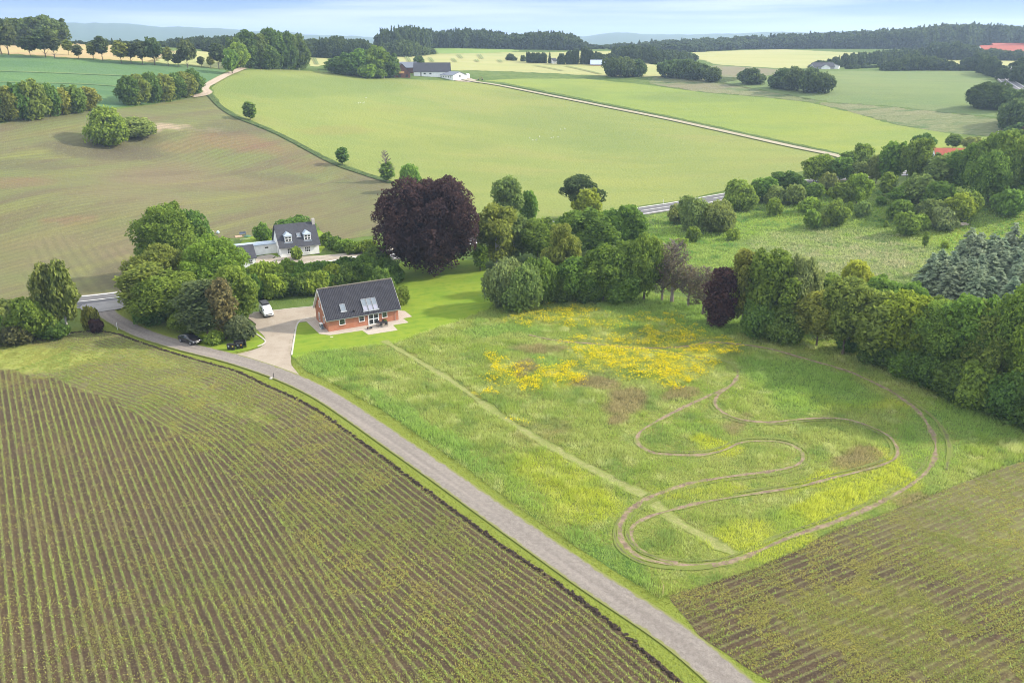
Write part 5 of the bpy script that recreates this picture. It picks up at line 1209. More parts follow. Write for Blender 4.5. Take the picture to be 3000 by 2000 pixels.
def slope_M(L, Dp, he, hr, front=True):
    """matrix: local (x, v up the slope from wall line, out) -> house coordinates on the front slope"""
    a = math.atan2(hr - he, Dp / 2); return Matrix.Translation((0, 0, he + .1)) @ Matrix.Rotation(a, 4, 'X')
def window(par, x, z, w, h, y=0.0, face='front', mull=1, trans=0, fr=.09, mat=None, sill=True, name="window", gl=None, M=None, label=None):
    """frame with a pane; face front (y=0, outward -y) or left (x=0, outward -x)"""
    mat = mat or m_wood_w; m = MB(); o = .05
    m.box(x, x + w, -o, .03, z, z + fr).box(x, x + w, -o, .03, z + h - fr, z + h).box(x, x + fr, -o, .03, z + fr, z + h - fr).box(x + w - fr, x + w, -o, .03, z + fr, z + h - fr)
    for i in range(1, mull): xx = x + w * i / mull; m.box(xx - fr / 2, xx + fr / 2, -o + .004, .03, z + fr, z + h - fr)
    for i in range(1, trans + 1): zz = z + h * i / (trans + 1); m.box(x + fr, x + w - fr, -o + .008, .03, zz - fr / 2, zz + fr / 2)
    g = MB().box(x + fr, x + w - fr, -.02, .0, z + fr, z + h - fr)
    T = Matrix.Translation((0, y, 0)) if face == 'front' else Matrix.Rotation(-math.pi / 2, 4, 'Z')
    if face == 'left': T = Matrix.Rotation(-math.pi / 2, 4, 'Z') @ Matrix.Scale(-1, 4, (1, 0, 0))
    if M is not None: T = M
    wo = m.build(name, mat, par, M=T)
    if label: wo['label'] = label
    g.build("pane", gl or m_glass, wo, M=T)
    if sill: MB().box(x - .05, x + w + .05, -.12, 0, z - .09, z - .003).build("sill", m_brick if mat is m_wood_w and par.name.startswith('brick') else mat, wo, M=T)
    return wo
# --- the red brick house
P0 = at(755.4, 763.4); P1 = at(917.9, 737.2); HA = math.atan2(P1.y - P0.y, P1.x - P0.x) + R(2.2); HL = (P1 - P0).length; HD = 7.7; HE, HR = 2.55, 6.75
m_pave = paving_mat()
bh = house_frame(P0, HA, "brick_house", "red brick house with dark tiled roof beside the gravel driveway")
gable_walls(HL, HD, HE, HR).build("wall", m_brick, bh)
MB().box(-.03, HL + .03, -.03, HD + .03, -.25, .12).build("plinth", m_conc, bh)
rf = roof_slabs(HL, HD, HE, HR, .38, .42, .10, .075, .30).build("roof", m_tile, bh)
MB().tube([(-.42, HD / 2, HR + .22), (HL + .42, HD / 2, HR + .22)], .13, 8).build("ridge_cap", plain("ridge_tile", (.16, .14, .12), .8, .2), rf)
k_ = (HR - HE) / (HD / 2)
for x in (-.44, HL + .42):
    b = MB()
    for s in (0, 1):
        q = lambda u, dz: (x, (HD / 2 - u * (HD / 2 + .42)) if s == 0 else HD - (HD / 2 - u * (HD / 2 + .42)), HR - u * (HD / 2 + .42) * k_ + .1 + dz)
        P_ = [q(0, -.14), q(1, -.14), q(1, .16), q(0, .16)]; b.poly(P_); b.poly([(p[0] + .03, p[1], p[2]) for p in P_]); b.poly([P_[0], P_[1], (P_[1][0] + .03, *P_[1][1:]), (P_[0][0] + .03, *P_[0][1:])]); b.poly([P_[2], P_[3], (P_[3][0] + .03, *P_[3][1:]), (P_[2][0] + .03, *P_[2][1:])])
    b.build("bargeboard", m_wood_w, bh)
so_ = MB()
for s in (0, 1):
    q = lambda x, u: (x, (HD / 2 - u * (HD / 2 + .38)) if s == 0 else HD - (HD / 2 - u * (HD / 2 + .38)), HR - u * (HD / 2 + .38) * k_ + .085)
    for xa, xb in ((-.41, 0), (HL, HL + .41)): so_.poly([q(xa, 0), q(xb, 0), q(xb, 1), q(xa, 1)])
so_.build("soffit", m_wood_w, bh)
ez = HE - .38 * k_ + .1
gt = MB().box(-.42, HL + .42, -.52, -.40, ez - .08, ez + .04).build("gutter", m_metal, bh)
MB().tube([(HL * .95, -.45, ez - .05), (HL * .95, -.08, ez - .45), (HL * .95, -.08, .1)], .04, 6).build("downpipe", m_metal, bh)
for fx0, fx1 in ((.152, .236), (.426, .507), (.758, .836)): window(bh, HL * fx0, .98, HL * (fx1 - fx0), 1.28, fr=.10)
dr = window(bh, HL * .559, .06, HL * .154, 2.16, mull=2, trans=1, fr=.16, sill=False, name="patio_door", label="white glazed double patio door")
for fx in (.532, .735): MB().box(HL * fx - .06, HL * fx + .06, -.12, 0, 1.75, 1.97).build("wall_lamp", m_dark, bh)
for yy, z, w, h in ((HD * .34, .95, .62, 1.25), (HD * .70, .55, .75, 1.55), (HD * .38, 3.35, .7, 1.15), (HD * .60, 3.35, .7, 1.15)):
    window(bh, yy - w / 2, z, w, h, face='left', fr=.08)
SM = slope_M(HL, HD, HE, HR); SL = math.hypot(HD / 2 + .38, (HD / 2 + .38) * k_); v0 = -math.hypot(.38, .38 * k_)
def skylight(par, xa, xb, va, vb, M, split=False, nm="skylight"):
    f = .07; m = MB(); z0, z1 = .05, .24
    m.box(xa, xb, va, va + f, z0, z1).box(xa, xb, vb - f, vb, z0, z1).box(xa, xa + f, va + f, vb - f, z0, z1).box(xb - f, xb, va + f, vb - f, z0, z1)
    if split: m.box(xa + f, xb - f, va + (vb - va) * .4 - f / 2, va + (vb - va) * .4 + f / 2, z0, z1)
    so = m.build(nm, m_metal, par, M=M)
    MB().box(xa + f, xb - f, va + ((vb - va) * .4 + f / 2 if split else f), vb - f, .12, .19).build("pane", m_skyglass, so, M=M)
    if split: MB().box(xa + f, xb - f, va + f, va + (vb - va) * .4 - f / 2, .12, .19).build("blind", m_lilac, so, M=M)
    MB().box(xa - .12, xb + .12, va - .22, va - .004, .17, .21).build("flashing", m_metal, so, M=M)
vv = lambda b: v0 + SL * b
skylight(rf, HL * .20, HL * .20 + .95, vv(.215), vv(.44), SM)
for i in range(3): skylight(rf, HL * .505 + i * .95, HL * .505 + i * .95 + .86, vv(.12), vv(.49), SM, True)
MB().box(HL * .375 - .13, HL * .375 + .13, vv(.15), vv(.15) + .25, .05, .50).build("vent", m_dark, rf, M=SM)
# paving round the house, steps
TERR = wpoly([(698, 734), (716, 730), (724, 729), (905, 712), (930, 714.7), (946.7, 727.7), (925.7, 731.7), (938.7, 741.2), (902.7, 747.2), (913.2, 758.7), (846.7, 769.2), (832, 759.4), (758, 770.4), (734, 767.4)], 1)
tm_ = MB(); tz_ = float(np.mean(hgt(TERR[:, 0], TERR[:, 1]))) + .075; tm_.poly([(x, y, tz_) for x, y in TERR])
for i_ in range(len(TERR)): (xa_, ya_), (xb_, yb_) = TERR[i_], TERR[(i_ + 1) % len(TERR)]; tm_.poly([(xa_, ya_, tz_), (xb_, yb_, tz_), (xb_, yb_, -.2), (xa_, ya_, -.2)])
kind(tm_.build("terrace", m_pave), 'structure')
MB().box(-.25, .25, -.2, .2, 0, .06).build("drain_cover", m_conc).location = at(762, 774)
dc = bpy.data.objects["drain_cover"]; tag(dc, "small pale drain cover in the grass at the terrace corner", "drain cover")
def kerb(P, label, w=.22, h=.13):
    P = np.asarray(P); m = MB(); n = len(P); t = np.gradient(P, axis=0); t /= np.hypot(t[:, 0], t[:, 1])[:, None]; nn = np.stack([-t[:, 1], t[:, 0]], 1) * w / 2; z = hgt(P[:, 0], P[:, 1])
    a, b = P + nn, P - nn; o0 = P[0]
    for i in range(n - 1):
        A, B, C, D_ = (a[i], a[i + 1], b[i + 1], b[i]); zz = (z[i], z[i + 1], z[i + 1], z[i])
        top = [(p[0], p[1], q + h) for p, q in zip((A, B, C, D_), zz)]; bot = [(p[0], p[1], q - .1) for p, q in zip((A, B, C, D_), zz)]
        m.poly(top); m.poly([top[0], top[1], bot[1], bot[0]]); m.poly([top[3], top[2], bot[2], bot[3]])
        if i == 0: m.poly([top[0], top[3], bot[3], bot[0]])
        if i == n - 2: m.poly([top[1], top[2], bot[2], bot[1]])
    o = m.build("kerb", m_conc); tag(o, label, "kerb", None); return o
kerb(wline([(712, 730.4), (697, 734), (688, 738.4), (681, 750), (676, 778), (670, 816)], 4), "pale concrete kerb between the driveway and the front lawn", .26)
kerb(wline([(564, 750.4), (584, 764), (604, 778), (610, 785), (604, 791), (592, 796)], 4), "curved concrete kerb around the lawn by the bins", .24)
kerb(wline([(581, 718.8), (626, 714.4), (672, 708.8), (720, 704.4)], 3), "low stone kerb along the hedge behind the white van", .22)
# heat pump, table, pots
hp = empty("heat_pump", bh.matrix_basis @ Vector((-.62, HD * .30, 0)), HA); tag(hp, "white and dark heat pump unit beside the left gable of the brick house", "heat pump")
MB().box(-.22, .22, -.5, .5, .12, 1.15).build("casing", m_wood_w, hp, bev=.02); MB().lathe([(.36, -.02), (.36, .02)], (0, 0, 0), 20).build("fan_grille", m_dark, hp, M=Matrix.Translation((-.24, -.05, .68)) @ Matrix.Rotation(R(90), 4, 'Y'))
MB().box(-.18, .24, -.53, -.504, .16, 1.1).build("side_panel", plain("slate_panel", (.10, .13, .16), .5), hp); MB().box(-.2, .2, -.45, -.38, 0, .12).box(-.2, .2, .38, .45, 0, .12).build("feet", m_dark, hp)
def hpos(x, y, z=0.09): return bh.matrix_basis @ Vector((x, y, z))
TZ = .045
tp = hpos(HL * .715, -1.55, TZ); tb_ = empty("garden_table", tp, HA + R(-3)); tag(tb_, "black garden table on the terrace in front of the patio door", "table")
MB().box(-.95, .95, -.45, .45, .70, .74).build("tabletop", m_dark, tb_, bev=.008)
for sx in (-1, 1):
    for sy in (-1, 1): MB().box(sx * .90 - .03, sx * .90 + .03, sy * .40 - .03, sy * .40 + .03, 0, .70).build("leg", m_dark, tb_)
def chair():
    o = empty("garden_chair", (0, 0, 0)); MB().box(-.24, .24, -.23, .23, .42, .46).build("seat", m_dark, o, bev=.01)
    MB().box(-.23, .23, .20, .24, .46, .86).build("backrest", m_dark, o, bev=.01)
    for sx in (-1, 1):
        for sy in (-1, 1): MB().tube([(sx * .21, sy * .20, 0), (sx * .20, sy * .19, .43)], .018, 5).build("leg", m_metal, o)
    return o
def dup(root, loc, rz, label=None):
    c = root.copy(); COL.objects.link(c); c.location = loc; c.rotation_euler = (0, 0, rz)
    if label: c['label'] = label
    for ch in root.children:
        d = ch.copy(); COL.objects.link(d); d.parent = c
        for g in ch.children: e = g.copy(); COL.objects.link(e); e.parent = d
    return c
ch = chair(); tag(ch, "dark garden chair at the near left side of the table", "chair", "chairs at the garden table")
ch.location = tb_.matrix_basis @ Vector((-.45, -.62, 0)); ch.rotation_euler = (0, 0, HA + math.pi)
dup(ch, tb_.matrix_basis @ Vector((.45, -.62, 0)), HA + math.pi, "dark garden chair at the near right side of the table")
dup(ch, tb_.matrix_basis @ Vector((-.45, .62, 0)), HA, "dark garden chair between the table and the patio door"); dup(ch, tb_.matrix_basis @ Vector((.45, .62, 0)), HA, "dark garden chair at the house side, right of the patio door")
pp_ = empty("potted_plant", hpos(HL * .79, -.45, TZ)); tag(pp_, "potted plant against the brick wall right of the patio door", "potted plant")
MB().lathe([(.14, 0), (.19, .3), (.17, .3), (.16, .26)], seg=12).build("pot", plain("terracotta", (.30, .12, .07), .8), pp_)
me_, Vc, Fc, Ac = crown('shrub', 3, 1); pl = link("foliage", me_, None, pp_); pl.location = (0, 0, .25); pl.scale = (.3, .3, .45); pl.color = (*GM, 1)
po = empty("flower_pot", hpos(HL * .50, -1.75, TZ)); tag(po, "small brown pot at the left corner of the terrace", "pot"); MB().lathe([(.12, 0), (.20, .34), (.17, .34), (.15, .2)], seg=12).build("pot", plain("brown_clay", (.14, .07, .05), .8), po)
fb = empty("fire_bowl", hpos(HL * .53, -2.25, TZ)); tag(fb, "round dark fire bowl beside the brown pot on the terrace", "fire bowl"); MB().lathe([(.10, .18), (.28, .25), (.36, .42), (.33, .42), (.2, .28)], seg=14).build("bowl", m_dark, fb)
for a in (0, 2.1, 4.2): MB().tube([(math.cos(a) * .26, math.sin(a) * .26, 0), (math.cos(a) * .16, math.sin(a) * .16, .24)], .02, 5).build("leg", m_dark, fb)
# --- bins
def bin_(px, py, label, st, rz):
    o = empty("wheelie_bin", at(px, py), rz); tag(o, label, "bin", "bins on the lawn by the gravel road")
    m = MB(); w0, w1 = .24, .29
    P = [(-w0, -.26, .06), (w0, -.26, .06), (w0, .26, .06), (-w0, .26, .06), (-w1, -.36, 1.0), (w1, -.36, 1.0), (w1, .34, 1.0), (-w1, .34, 1.0)]; m.v = P; m.f = [(0, 3, 2, 1), (4, 5, 6, 7), (0, 1, 5, 4), (1, 2, 6, 5), (2, 3, 7, 6), (3, 0, 4, 7)]
    m.build("body", m_dark, o, bev=.02); ld = MB().box(-.31, .31, -.40, .36, 1.003, 1.07).build("lid", m_dark, o, bev=.02)
    MB().tube([(-.25, .40, .98), (.25, .40, .98)], .02, 6).build("handle", m_dark, o)
    for s in (-1, 1): MB().lathe([(.1, -.03), (.1, .03)], (0, 0, 0), 12).build("wheel", m_dark, o, M=Matrix.Translation((s * .2, .30, .1)) @ Matrix.Rotation(R(90), 4, 'Y'))
    if st is not None: MB().poly([(-.12, -.345, .62), (.12, -.345, .62), (.13, -.362, .86), (-.13, -.362, .86)]).build("sticker", NT("sticker_" + label.split()[0]).pbr(st, .6), o)
bin_(527, 803, "black wheelie bin at the left end, pale grey sticker on the front", (.45, .48, .52), R(8)); bin_(536, 803.5, "black wheelie bin with yellow sticker, second from the left", (.60, .42, .05), R(12)); bin_(547.5, 801, "black wheelie bin with a grey label, right of the middle gap", (.25, .27, .30), R(16)); bin_(555.5, 800, "rightmost black wheelie bin with an orange sticker", (.60, .28, .04), R(12))
bs_ = empty("bin_screen", at(559, 797), R(14)); tag(bs_, "black open-fronted screen behind the right pair of bins", "screen")
MB().box(-1.5, .45, .50, .55, 0, 1.15).build("back_panel", m_dark, bs_); MB().box(.45, .50, -.5, .55, 0, 1.2).build("side_panel", m_dark, bs_)
# --- vehicles
def loft_vehicle(st, ring):
    return [[ring(s, j) for j in range(len(ring(s)))] for s in st]
def vehicle(name, label, cat, loc, rz, St, paint, wins, wheel_x, wr, W, glassm=None):
    """St: list of (x, z_low, z_belt, z_top, half_belt, half_roof); ring of 11 points from right sill over the roof to left sill"""
    o = empty(name, loc, rz); tag(o, label, cat)
    rings = []
    for x, zl, zb, zt, hb, hr_ in St:
        h = [(-hb * .93, zl), (-hb, zl + (zb - zl) * .45), (-hb * .97, zb), (-(hb * .25 + hr_ * .75) if zt - zb > .2 else -hb * .88, zb + (zt - zb) * .78), (-hr_ * .72, zt - .01), (0, zt + .02)]
        h = h + [(-y, z) for y, z in h[:-1][::-1]]
        rings.append([(x, y, z) for y, z in h])
    m = MB(); n = len(rings[0])
    for r_ in rings: m.v += r_
    for i in range(len(rings) - 1):
        for j in range(n - 1): m.f.append((i * n + j, i * n + j + 1, (i + 1) * n + j + 1, (i + 1) * n + j))
        m.f.append((i * n + n - 1, i * n, (i + 1) * n, (i + 1) * n + n - 1))
    m.f.append(tuple(range(n))); m.f.append(tuple(range((len(rings) - 1) * n, len(rings) * n))[::-1])
    me = bpy.data.meshes.new("body"); me.from_pydata(m.v, [], m.f); bm = bmesh.new(); bm.from_mesh(me); bmesh.ops.recalc_face_normals(bm, faces=bm.faces); bm.to_mesh(me); bm.free(); me.shade_smooth()
    link("body", me, paint, o)
    def patch(i0, i1, j0, j1, nm, mat, ins=.06, out=.018):
        q = MB(); pts = [Vector(rings[i0][j0]), Vector(rings[i0][j1]), Vector(rings[i1][j1]), Vector(rings[i1][j0])]; c = sum(pts, Vector()) / 4; nrm = (pts[2] - pts[0]).cross(pts[3] - pts[1]).normalized()
        cen = Vector((c.x, 0, .6)); nrm = nrm if nrm.dot(c - cen) > 0 else -nrm
        pts = [p + (c - p) * ins + nrm * out for p in pts]; inner = [p - nrm * (out + .03) for p in pts]; q.poly(pts)
        for k in range(4): q.poly([pts[k], pts[(k + 1) % 4], inner[(k + 1) % 4], inner[k]])
        q.build(nm, mat, o)
    for w in wins: patch(*w)
    for x in wheel_x:
        for s in (-1, 1):
            wh = MB().lathe([(wr * .72, -.10), (wr, -.09), (wr, .09), (wr * .72, .10)], seg=20).build("wheel", m_dark, o, M=Matrix.Translation((x, s * (W / 2 - .09), wr)) @ Matrix.Rotation(R(90), 4, 'X'))
            MB().lathe([(wr * .6, -.02), (wr * .5, .02)], seg=14).build("rim", m_metal, wh, M=Matrix.Translation((x, s * (W / 2 + .02), wr)) @ Matrix.Rotation(R(90), 4, 'X'))
    return o
def paint(name, c): 
    t = NT(name); b = t.pbr(c, .25, .5); t.m.node_tree.nodes['Principled BSDF'].inputs['Coat Weight'].default_value = .6; return t.m
m_wp, m_bp = paint("white_car_paint", (.78, .80, .84)), paint("black_car_paint", (.012, .011, .014))
m_cg = NT("car_glass").pbr((.02, .025, .03), .05, .8); m_light = NT("headlight_lens").pbr((.65, .68, .72), .15, .7); m_plate = NT("plate_white").pbr((.75, .72, .62), .5)
# St stations: x, z_low, z_belt, z_top, half_belt, half_roof   (front is +x)
a, b = at(598, 720.3), at(606, 729.6); hd = (b - a).normalized(); ang = math.atan2(hd.y, hd.x); rn = Vector((hd.y, -hd.x, 0)); cen = (a + b) / 2 - rn * .85; cen.z = 0
VS = [(-2.20, .35, 1.0, 1.72, .86, .76), (-2.05, .28, 1.05, 1.84, .91, .82), (-.6, .28, 1.08, 1.86, .92, .82), (.55, .28, 1.06, 1.82, .92, .80), (1.20, .28, 1.02, 1.14, .91, .74), (1.85, .30, .92, .98, .88, .72), (2.18, .34, .74, .80, .78, .66)]
van = vehicle("parked_van", "white van with black roof box parked on the gravel by the hedge", "van", cen + Vector((0, 0, .06)), ang, VS, m_wp,
    [(3, 4, 3, 7, "windscreen", m_cg, .07, .03), (2, 3, 2, 3, "side_window", m_cg, .10), (2, 3, 7, 8, "side_window", m_cg, .10)], (-1.35, 1.38), .32, 1.84)
MB().box(-2.0, .35, -.66, .66, 2.0, 2.26).build("roof_box", m_dark, van, bev=.05)
rk = MB()
for x in (-1.7, 0.05): rk.box(x - .03, x + .03, -.8, .8, 1.9, 1.995)
rk.build("roof_rack", m_metal, van)
MB().box(2.10, 2.225, -.55, .55, .60, .76).build("grille", m_dark, van, bev=.015); MB().box(2.10, 2.235, -.72, .72, .30, .42).build("bumper", m_dark, van, bev=.03); MB().box(2.19, 2.245, -.26, .26, .46, .57).build("number_plate", m_plate, van)
for s in (-1, 1):
    MB().box(1.93, 2.12, s * .74 - .10, s * .74 + .10, .72, .88).build("headlight", m_light, van, bev=.02); MB().box(.85, 1.0, s * .97 - .1, s * .97 + .1, 1.05, 1.22).build("mirror", m_dark, van, bev=.02)
a, b = at(415, 786.6), at(439.5, 794.6); hd = (b - a).normalized(); ang = math.atan2(hd.y, hd.x); rn = Vector((hd.y, -hd.x, 0)); cen = (a + b) / 2 - rn * .82; cen.z = 0
CS = [(-2.18, .40, .78, .98, .80, .66), (-2.0, .30, .86, 1.08, .88, .68), (-1.25, .28, .90, 1.38, .91, .66), (-.30, .28, .92, 1.50, .92, .66), (.40, .28, .92, 1.46, .92, .66), (1.12, .28, .90, 1.02, .91, .74), (1.85, .30, .78, .86, .88, .70), (2.20, .36, .62, .70, .74, .60)]
car = vehicle("parked_car", "black car parked on the gravel road beside the tree clump", "car", cen + Vector((0, 0, .07)), ang, CS, m_bp,
    [(4, 5, 3, 7, "windscreen", m_cg, .07, .02), (1, 2, 3, 7, "rear_window", m_cg, .08, .02), (2, 3, 2, 3, "side_window", m_cg, .10), (3, 4, 2, 3, "side_window", m_cg, .08), (2, 3, 7, 8, "side_window", m_cg, .10), (3, 4, 7, 8, "side_window", m_cg, .08)], (-1.32, 1.38), .33, 1.86)
for s in (-1, 1): MB().box(1.95, 2.14, s * .68 - .13, s * .68 + .13, .60, .70).build("headlight", m_light, car, bev=.02); MB().box(.72, .86, s * .98 - .09, s * .98 + .09, .92, 1.06).build("mirror", m_bp, car, bev=.02)
MB().box(2.18, 2.225, -.26, .26, .42, .53).build("number_plate", m_plate, car)

# --- the white house
W0 = at(646.7, 593.5); W1_ = at(734.2, 583.5); WA = math.atan2(W1_.y - W0.y, W1_.x - W0.x); WL = (W1_ - W0).length; WD = 8.6; WE, WR = 2.75, 6.9
wh = house_frame(W0, WA, "white_house", "white house with slate roof and two dormers behind the hedge")
gable_walls(WL, WD, WE, WR).build("wall", m_render, wh); wr_ = roof_slabs(WL, WD, WE, WR, .45, .35, .14).build("roof", m_slate, wh)
MB().box(-.02, WL + .02, -.02, WD + .02, -.25, .2).build("plinth", plain("dark_plinth", (.06, .055, .055), .9), wh)
MB().box(-.35, WL + .35, -.58, -.46, WE - .45 * (WR - WE) / (WD / 2) + .02, WE - .45 * (WR - WE) / (WD / 2) + .15).build("gutter", m_metal, wh)
for xa in (.17, .62): window(wh, WL * xa, .85, WL * .145, 1.35, mull=3, trans=1, fr=.09, sill=True)
WM = slope_M(WL, WD, WE, WR); kw = (WR - WE) / (WD / 2)
def dormer(fx, name="dormer"):
    cx = WL * fx; w = .85; y0 = .75; zb = WE + y0 * kw + .1; zt = zb + 1.45; yb = (zt - WE) / kw; ap = zt + .75; yr = (ap - WE) / kw
    d = MB(); d.poly([(cx - w, y0, zb - .3), (cx + w, y0, zb - .3), (cx + w, y0, zt), (cx - w, y0, zt)])
    for s in (-1, 1): d.poly([(cx + s * w, y0, zb - .3), (cx + s * w, yb, zt), (cx + s * w, y0, zt)])
    do = d.build(name, m_zinc, wr_)
    q = MB(); o_ = .15
    q.poly([(cx - w - o_, y0 - o_, zt), (cx + w + o_, y0 - o_, zt), (cx, y0 + .8, ap)])
    for s in (-1, 1): q.poly([(cx + s * (w + o_), y0 - o_, zt), (cx, y0 + .8, ap), (cx, yr, ap), (cx + s * (w + o_), yb, zt)])
    q.build("dormer_roof", m_zinc, do)
    window(do, cx - w + .06, zb + .05, 2 * w - .12, 1.3, M=Matrix.Translation((0, y0, 0)), mull=2, trans=1, fr=.14, sill=False)
    MB().box(cx - w - .15, cx + w + .15, y0 - .35, y0 - .01, zb - .22, zb - .05).build("apron", m_zinc, do)
dormer(.235); dormer(.735)
skylight(wr_, WL * .48, WL * .48 + .9, 2.1, 3.1, WM)
MB().box(WL - .35, WL + .28, WD * .42, WD * .42 + .75, 4.2, WR + 1.0).build("chimney", plain("pale_chimney", (.42, .39, .36), .9), wh)
window(wh, WD * .5 - .4, 3.6, .8, 1.2, face='left', fr=.08, mull=2, sill=False); window(wh, WD * .55 - .5, .9, .9, 1.2, face='left', fr=.08, mull=2, sill=False)
MB().box(-.05, .02, WD * .30, WD * .30 + .95, .05, 2.1).build("door", plain("grey_door", (.45, .46, .48), .6), wh)
# annex along the yard
an = house_frame(wh.matrix_basis @ Vector((-9.3, WD - 3.1, 0)), WA, "annex", "long low white annex with flat grey roof left of the white house", 'outbuilding')
MB().box(0, 9.3 - .01, 0, 2.8, -.2, 2.35).build("wall", m_render, an); MB().box(-.25, 9.28, -.35, 3.0, 2.353, 2.56).build("roof", m_zinc, an)
MB().box(6.6, 7.4, -.03, .0, 1.45, 1.8).build("window", m_glass, an); MB().box(8.25, 9.1, -.035, .0, 0, 2.05).build("door", m_wood_w, an)
gp = at(589, 613.5)
ga = house_frame(gp + Vector((-math.cos(WA) * 6.2, -math.sin(WA) * 6.2, 0)), WA, "garage", "small white garage with dark slate roof half hidden by trees", 'garage')
gable_walls(6.2, 6.4, 2.3, 4.4).build("wall", m_render, ga); roof_slabs(6.2, 6.4, 2.3, 4.4, .4, .3, .12).build("roof", m_slate, ga)
for x in (3.1, 4.7): window(ga, x, .9, .85, .9, mull=2, trans=1, fr=.06, mat=m_wood_w, sill=False)
sh = house_frame(at(472, 552), WA, "garden_shed", "tiny garden shed with pinkish flat roof behind the tree clump", 'shed'); MB().box(0, 2.2, 0, 1.6, -.1, 1.8).build("wall", plain("shed_board", (.20, .16, .12), .9), sh); MB().box(-.2, 2.4, -.2, 1.8, 1.803, 1.92).build("roof", plain("pink_felt", (.42, .32, .28), .9), sh)
for px, py, sz, c, nm, lb in ((548, 544, (1.7, 1.3, .22), (.52, .36, .26), "sandbox", "pale wooden sandbox on the lawn left of the white house"), (558, 540.5, (1.6, 1.0, .5), (.10, .13, .19), "garden_bench", "blue-grey garden bench behind the sandbox"), (568, 543, (1.9, 1.2, .28), (.05, .13, .07), "green_tarp", "dark green tarpaulin bundle right of the sandbox"), (563, 550, (2.6, .35, .16), (.50, .52, .28), "timber_beam", "pale yellow beam lying on the neighbour's lawn")):
    o = empty(nm, at(px, py), WA); tag(o, lb, nm.replace('_', ' ').split()[-1]); x, y, z = sz
    if nm == "sandbox":
        MB().box(-x / 2, x / 2, -y / 2, -y / 2 + .12, 0, z).box(-x / 2, x / 2, y / 2 - .12, y / 2, 0, z).box(-x / 2, -x / 2 + .12, -y / 2 + .12, y / 2 - .12, 0, z).box(x / 2 - .12, x / 2, -y / 2 + .12, y / 2 - .12, 0, z).build("frame", plain(nm, c), o); MB().box(-x / 2 + .12, x / 2 - .12, -y / 2 + .12, y / 2 - .12, 0, .1).build("sand", plain("sand", (.55, .45, .33), .9), o)
    elif nm == "garden_bench":
        MB().box(-.8, .8, -.25, .25, .42, .47).build("seat", plain(nm, c), o); MB().box(-.8, .8, .22, .27, .47, .9).build("backrest", bpy.data.materials[nm], o)
        for s in (-.7, .7): MB().box(s - .04, s + .04, -.22, .22, 0, .42).build("leg", bpy.data.materials[nm], o)
    elif nm == "green_tarp": MB().lathe([(.95, 0), (.85, .15), (.5, .3), (.1, .36)], seg=9).build("sheet", plain(nm, c), o)
    else: MB().box(-x / 2, x / 2, -y / 2, y / 2, 0, z).build("beam", plain(nm, c), o, bev=.03)
ball = MB().lathe([(.02, 0), (.3, .12), (.42, .42), (.3, .72), (.02, .84)], seg=14).build("play_ball", plain("pale_blue", (.50, .62, .70), .5), smooth=True); ball.location = at(501, 537); tag(ball, "pale blue ball lying at the edge of the brown field", "ball")

# --- farms and far houses
def simple_house(name, label, cat, p, ang, L, Dp, he, hr, wallm, roofm, wins=(), og=.4, oe=.4, th=.15, group=None):
    o = house_frame(p, ang, name, label, cat, group); gable_walls(L, Dp, he, hr, z0=-2.5).build("wall", wallm, o); r_ = roof_slabs(L, Dp, he, hr, oe, og, th).build("roof", roofm, o)
    for f, x, z, w, h in wins:
        if f == 'f': MB().box(x, x + w, -.06, .0, z, z + h).build("window", m_dark, o)
        elif f == 'l': MB().box(-.06, .0, x, x + w, z, z + h).build("window", m_dark, o)
        else: MB().box(L, L + .06, x, x + w, z, z + h).build("window", m_dark, o)
    return o, r_
u = .3006
fb0 = at(958, 180); fr_ = slant(fb0)
lb_, _ = simple_house("long_barn", "long farm barn with dark slate roof and white wall on the ridge", "barn", at(948, 177) + Vector((0, 6, 0)), R(2), 23.5, 11, 3.0, 8.2, m_render, m_slate, [('f', 6.5, 1.3, 1.3, .9), ('f', 10.2, 1.3, 1.3, .9), ('f', 4.4, 0, .6, 2.6)])
m_fbrown = plain("brown_wall", (.13, .065, .05), .8, .2, .2)
fh, fr2 = simple_house("farmhouse", "brown farmhouse with orange balcony at the left end of the farm", "house", at(944, 180) + Vector((-.5, 1, 0)), R(112), 11, 10.5, 3.4, 8.6, m_fbrown, plain("black_felt", (.028, .027, .034), .6), [])
# farmhouse gable faces the camera on its local x = 0 side
MB().box(-1.4, -.02, 4.2, 7.8, 3.0, 3.15).box(-1.4, -1.32, 4.2, 7.8, 3.153, 4.3).build("balcony", plain("orange_wood", (.48, .26, .10), .7), fh)
for y in (1.5, 6.2): MB().box(-.06, 0, y, y + 1.6, .6, 2.2).build("window", m_dark, fh)
MB().box(8.6, 9.6, 4.7, 5.8, 6.5, 10.0).build("chimney", m_redtile, fh)
FM = Matrix.Translation((0, 10.5, 0)) @ Matrix.Scale(-1, 4, (0, 1, 0)) @ slope_M(11, 10.5, 3.4, 8.6)
for i in range(3): MB().box(2.2 + i * 2.4, 3.1 + i * 2.4, 2.2, 4.0, .30, .36).build("skylight", m_light, fr2, M=FM)
wb, _ = simple_house("low_barn", "low white barn with grey roof at the right end of the farm", "barn", at(1035.7, 182.5), R(2), 0, 0, 0, 0, m_render, m_eternit) if False else (None, None)
